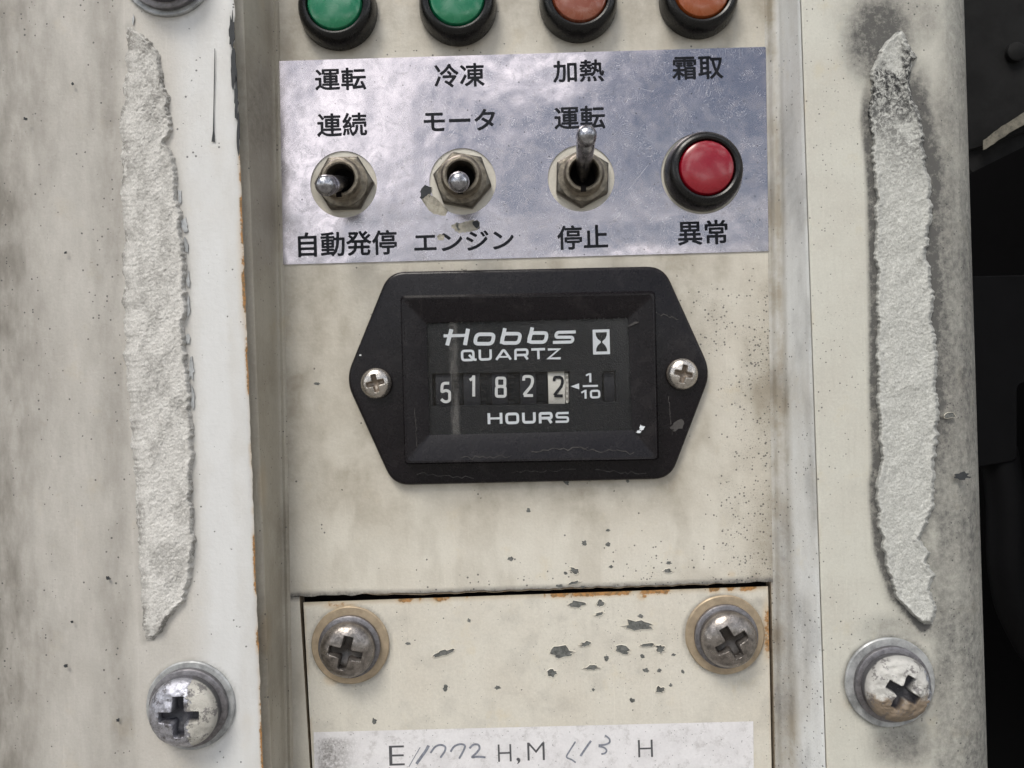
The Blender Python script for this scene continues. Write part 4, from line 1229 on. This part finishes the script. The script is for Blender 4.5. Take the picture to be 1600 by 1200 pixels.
glyphs('lettering', [
    ([(535, 716), (537, 790)], 0, False), ([(617, 713), (619, 787)], 0, False), ([(540, 752), (616, 750)], 0, False, 14),
    ([(655, 722), (730, 720), (732, 780), (657, 782)], 18, True), ([(768, 713), (770, 778), (844, 776), (842, 710)], 16, False),
    ([(883, 785), (881, 718), (952, 716), (958, 730), (957, 748), (888, 750)], 10, False), ([(936, 750), (958, 782)], 0, False),
    ([(1074, 714), (998, 716), (992, 730), (996, 744), (1066, 744), (1071, 758), (1066, 773), (986, 774)], 9, False, 15)], 18)
glyphs('fraction', [([(1192, 462), (1206, 454), (1218, 450)], 0, False, 11), ([(1220, 446), (1221, 507)], 0, False, 14), ([(1170, 533), (1272, 531)], 0, False, 13),
                    ([(1160, 578), (1174, 570), (1186, 564)], 0, False, 11), ([(1188, 558), (1189, 618)], 0, False, 14), ([(1224, 566), (1280, 564), (1282, 608), (1226, 610)], 14, True, 14)], 13)
b = MB(); q = ccw([Zm(1088, 535, HF), Zm(1145, 514, HF), Zm(1146, 555, HF)]); b.add(at_h(q, HF + 0.4), [(0, 1, 2)]); b.build('pointer_mark', M['white'], hm, MBs, smooth_angle=0)
b = MB(); q = ccw([Zm(1236, 152, HF), Zm(1350, 149, HF), Zm(1354, 317, HF), Zm(1240, 320, HF)]); b.add(at_h(q, HF + 0.35), [(0, 1, 2, 3)]); b.build('hourglass_card', M['white'], hm, MBs, smooth_angle=0)
b = MB()
tl = [(1256, 171), (1332, 169), (1331, 190), (1322, 212), (1303, 229), (1301, 240), (1320, 256), (1333, 280), (1335, 298), (1260, 300), (1261, 280), (1271, 258), (1291, 240), (1291, 230), (1270, 214), (1258, 192)]
q = [Zm(x, y, HF) for x, y in tl]
q = ccw(q); tr_ = tessellate_polygon([[Vector((p[0], p[1], 0)) for p in q]])
b.add(at_h(q, HF + 0.7), [tuple(t) for t in tr_]); b.build('hourglass_symbol', M['dial'], hm, MBs, smooth_angle=0)
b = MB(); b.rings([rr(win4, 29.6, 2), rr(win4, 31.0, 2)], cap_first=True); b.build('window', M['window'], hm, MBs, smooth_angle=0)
# scuffs
b = MB()
rl = random.Random(5)
for k, (u0, v0_, u1, v1_, h_, w_) in enumerate([(830, 704, 920, 700, 38.5, 1.3), (900, 701, 990, 708, 38.8, 1.1), (720, 716, 800, 712, 40.1, 1.0), (650, 739, 740, 748, 13.9, 1.0), (800, 737, 900, 735, 13.9, 1.0), (930, 733, 1010, 741, 13.9, 1.1),
                                              (1022, 488, 1060, 500, 14.1, 1.2), (1044, 620, 1050, 676, 14.1, 1.0), (648, 640, 652, 700, 38, 0.9)]):
    n_ = 14
    pts = [L(u0 + (u1 - u0) * i / n_ + rl.uniform(-1, 1), v0_ + (v1_ - v0_) * i / n_ + rl.uniform(-3.0, 3.0), h_ + 0.4) for i in range(n_ + 1)]
    b.ribbon(pts, [w_ * rl.uniform(0.3, 1.2) for _ in pts], h_ + 0.5)
b.build('dust_line', M['dustl'], hm, MBs, smooth_angle=0)
for k, (u, v, w, hh, rt, h_, m_) in enumerate([(1003, 669, 9, 8, .6, 38, 'white'), (998, 675, 7, 5, 0, 37, 'white'), (563, 555, 4, 3, 0, 14.0, 'digit'), (1060, 666, 26, 13, .5, 14.1, 'dustl'), (990, 506, 18, 4, .4, 39.9, 'dustl')]):
    chip(u, v, w, hh, h_ + 0.4, hm, MBs, 500 + k, rt, m_, 'scuff')

# ---- dark machinery bay beyond the right edge
b = MB(); b.grid(La(np.array([[1100, 2600], [1100, 2600]], float), np.array([[2200, 2200], [-900, -900]], float), np.full((2, 2), -900.0)))
b.build('bay_wall', M['bayk'], None, L(1700, 600, -900), smooth_angle=0, kind='structure')
for nm, pts in (('bay_light_block', [(1760, -900), (1760, 2200)]),):
    P = np.array([[L(1900, -500, -60), L(1900, 1700, -60)], [L(2500, -500, -900), L(2500, 1700, -900)]])
    bb = MB(); bb.grid(P); bb.build('bay_light_block', M['bayk'], None, L(1900, 600, -60), smooth_angle=0, kind='structure')  # unseen dark sheet added to keep sky light out of the bay


def slab(name, label, cat, pts, h, th, m, r=6):
    """upright plate behind the flange, outline as photographed at depth h"""
    q = ccw(round_path([L(u, v, h) for u, v in pts], r, seg=4)); base = np.append(np.mean(q, 0), h)
    b = MB(); b.rings([at_h(q, h - th), at_h(q, h - 2), at_h(inset(q, 2), h)])
    return b.build(name, M[m], None, base, smooth_angle=40, label=label, cat=cat)


slab('metal_plate', 'dark grey metal plate at the top right behind the flange', 'plate', [(1460, -200), (1900, -200), (1900, 100), (1540, 228), (1460, 250)], -190, 8, 'bayd')
br = thing('support_bracket', 'dark bracket with a flaking dull edge at the upper right', 'bracket', L(1570, 210, -170))
BB = L(1570, 210, -170)
b = MB()
u_ = np.linspace(1536, 1760, 40)
top = 216 - (u_ - 1536) * 0.70 + (fbm(u_ * 0.1, u_ * 0, 5) - 0.5) * 5 + 3; bt = 234 - (u_ - 1536) * 0.62 + (fbm(u_ * 0.1, u_ * 0 + 4, 6) - 0.5) * 5
b.grid(np.stack([La(u_, bt, -172 + 0 * u_), La(u_, bt, -166 + 0 * u_), La(u_, top, -166 + 0 * u_), La(u_, top, -190 + 0 * u_)]))
b.build('flaking_edge', M['bayf'], br, BB, smooth_angle=40)
b = MB()
q = ccw([L(1500, 242, -200), L(1760, 98, -200), L(1760, 150, -240), L(1500, 278, -240)]); b.rings([at_h(q, -260), at_h(q, -200)])
b.build('bracket_web', M['bayd'], br, BB, smooth_angle=0)
slab('metal_cover', 'black box-shaped cover halfway down the dark bay', 'cover', [(1500, 432), (1800, 425), (1800, 560), (1590, 600), (1590, 720), (1500, 735)], -260, 60, 'bayk', 14)
b = MB()
path = [L(1558, 700, -300), L(1572, 780, -290), L(1572, 880, -290), L(1584, 950, -300), L(1620, 1020, -320), L(1690, 1060, -350)]
cps = np.array(path); tt = np.linspace(0, len(cps) - 1, 50)
cen = np.stack([np.interp(tt, range(len(cps)), cps[:, k]) for k in range(3)], 1)
for _ in range(6): cen[1:-1] = (cen[:-2] + cen[1:-1] * 2 + cen[2:]) / 4
an = np.linspace(0, 2 * math.pi, 20, endpoint=False)
tan = np.gradient(cen, axis=0); tan /= np.linalg.norm(tan, axis=1)[:, None]
sd = np.cross(tan, [0, 0, 1.0]); sd /= np.linalg.norm(sd, axis=1)[:, None]; upv = np.cross(sd, tan)
b.grid(cen[:, None] + 34 * (np.cos(an)[None, :, None] * sd[:, None] + np.sin(an)[None, :, None] * upv[:, None]), 0, wrap=True)
b.build('rubber_hose', M['bayk'], None, L(1575, 850, -290), smooth_angle=60, label='thick black hose curving down the dark bay at the right edge', cat='hose')

b = MB()
b.lathe([(0.3, 0), (16, 0), (17, 2), (17, 10), (13, 13), (0.3, 13.5)], 24)
bo = thing('clamp_bolt', 'dull round bolt head on the dark plate at the far right', 'bolt', L(1584, 84, -189))
b.build('bolt_head', M['bayd'], bo)

# ---- ground (below the picture; it lights the panel from underneath)
me = bpy.data.meshes.new('ground')
me.from_pydata([(-400, -400, 0), (400, -400, 0), (400, 400, 0), (-400, 400, 0)], [], [(0, 1, 2, 3)])
g = G('asphalt'); tc = g.t.nodes.new('ShaderNodeTexCoord').outputs['Object']
me.materials.append(g.done(g.mix(g.noise(tc, 3.0, 6, 0.7), (0.16, 0.15, 0.135), (0.25, 0.235, 0.21)), 0.9))
o = bpy.data.objects.new('ground', me); col.objects.link(o); o['kind'] = 'structure'
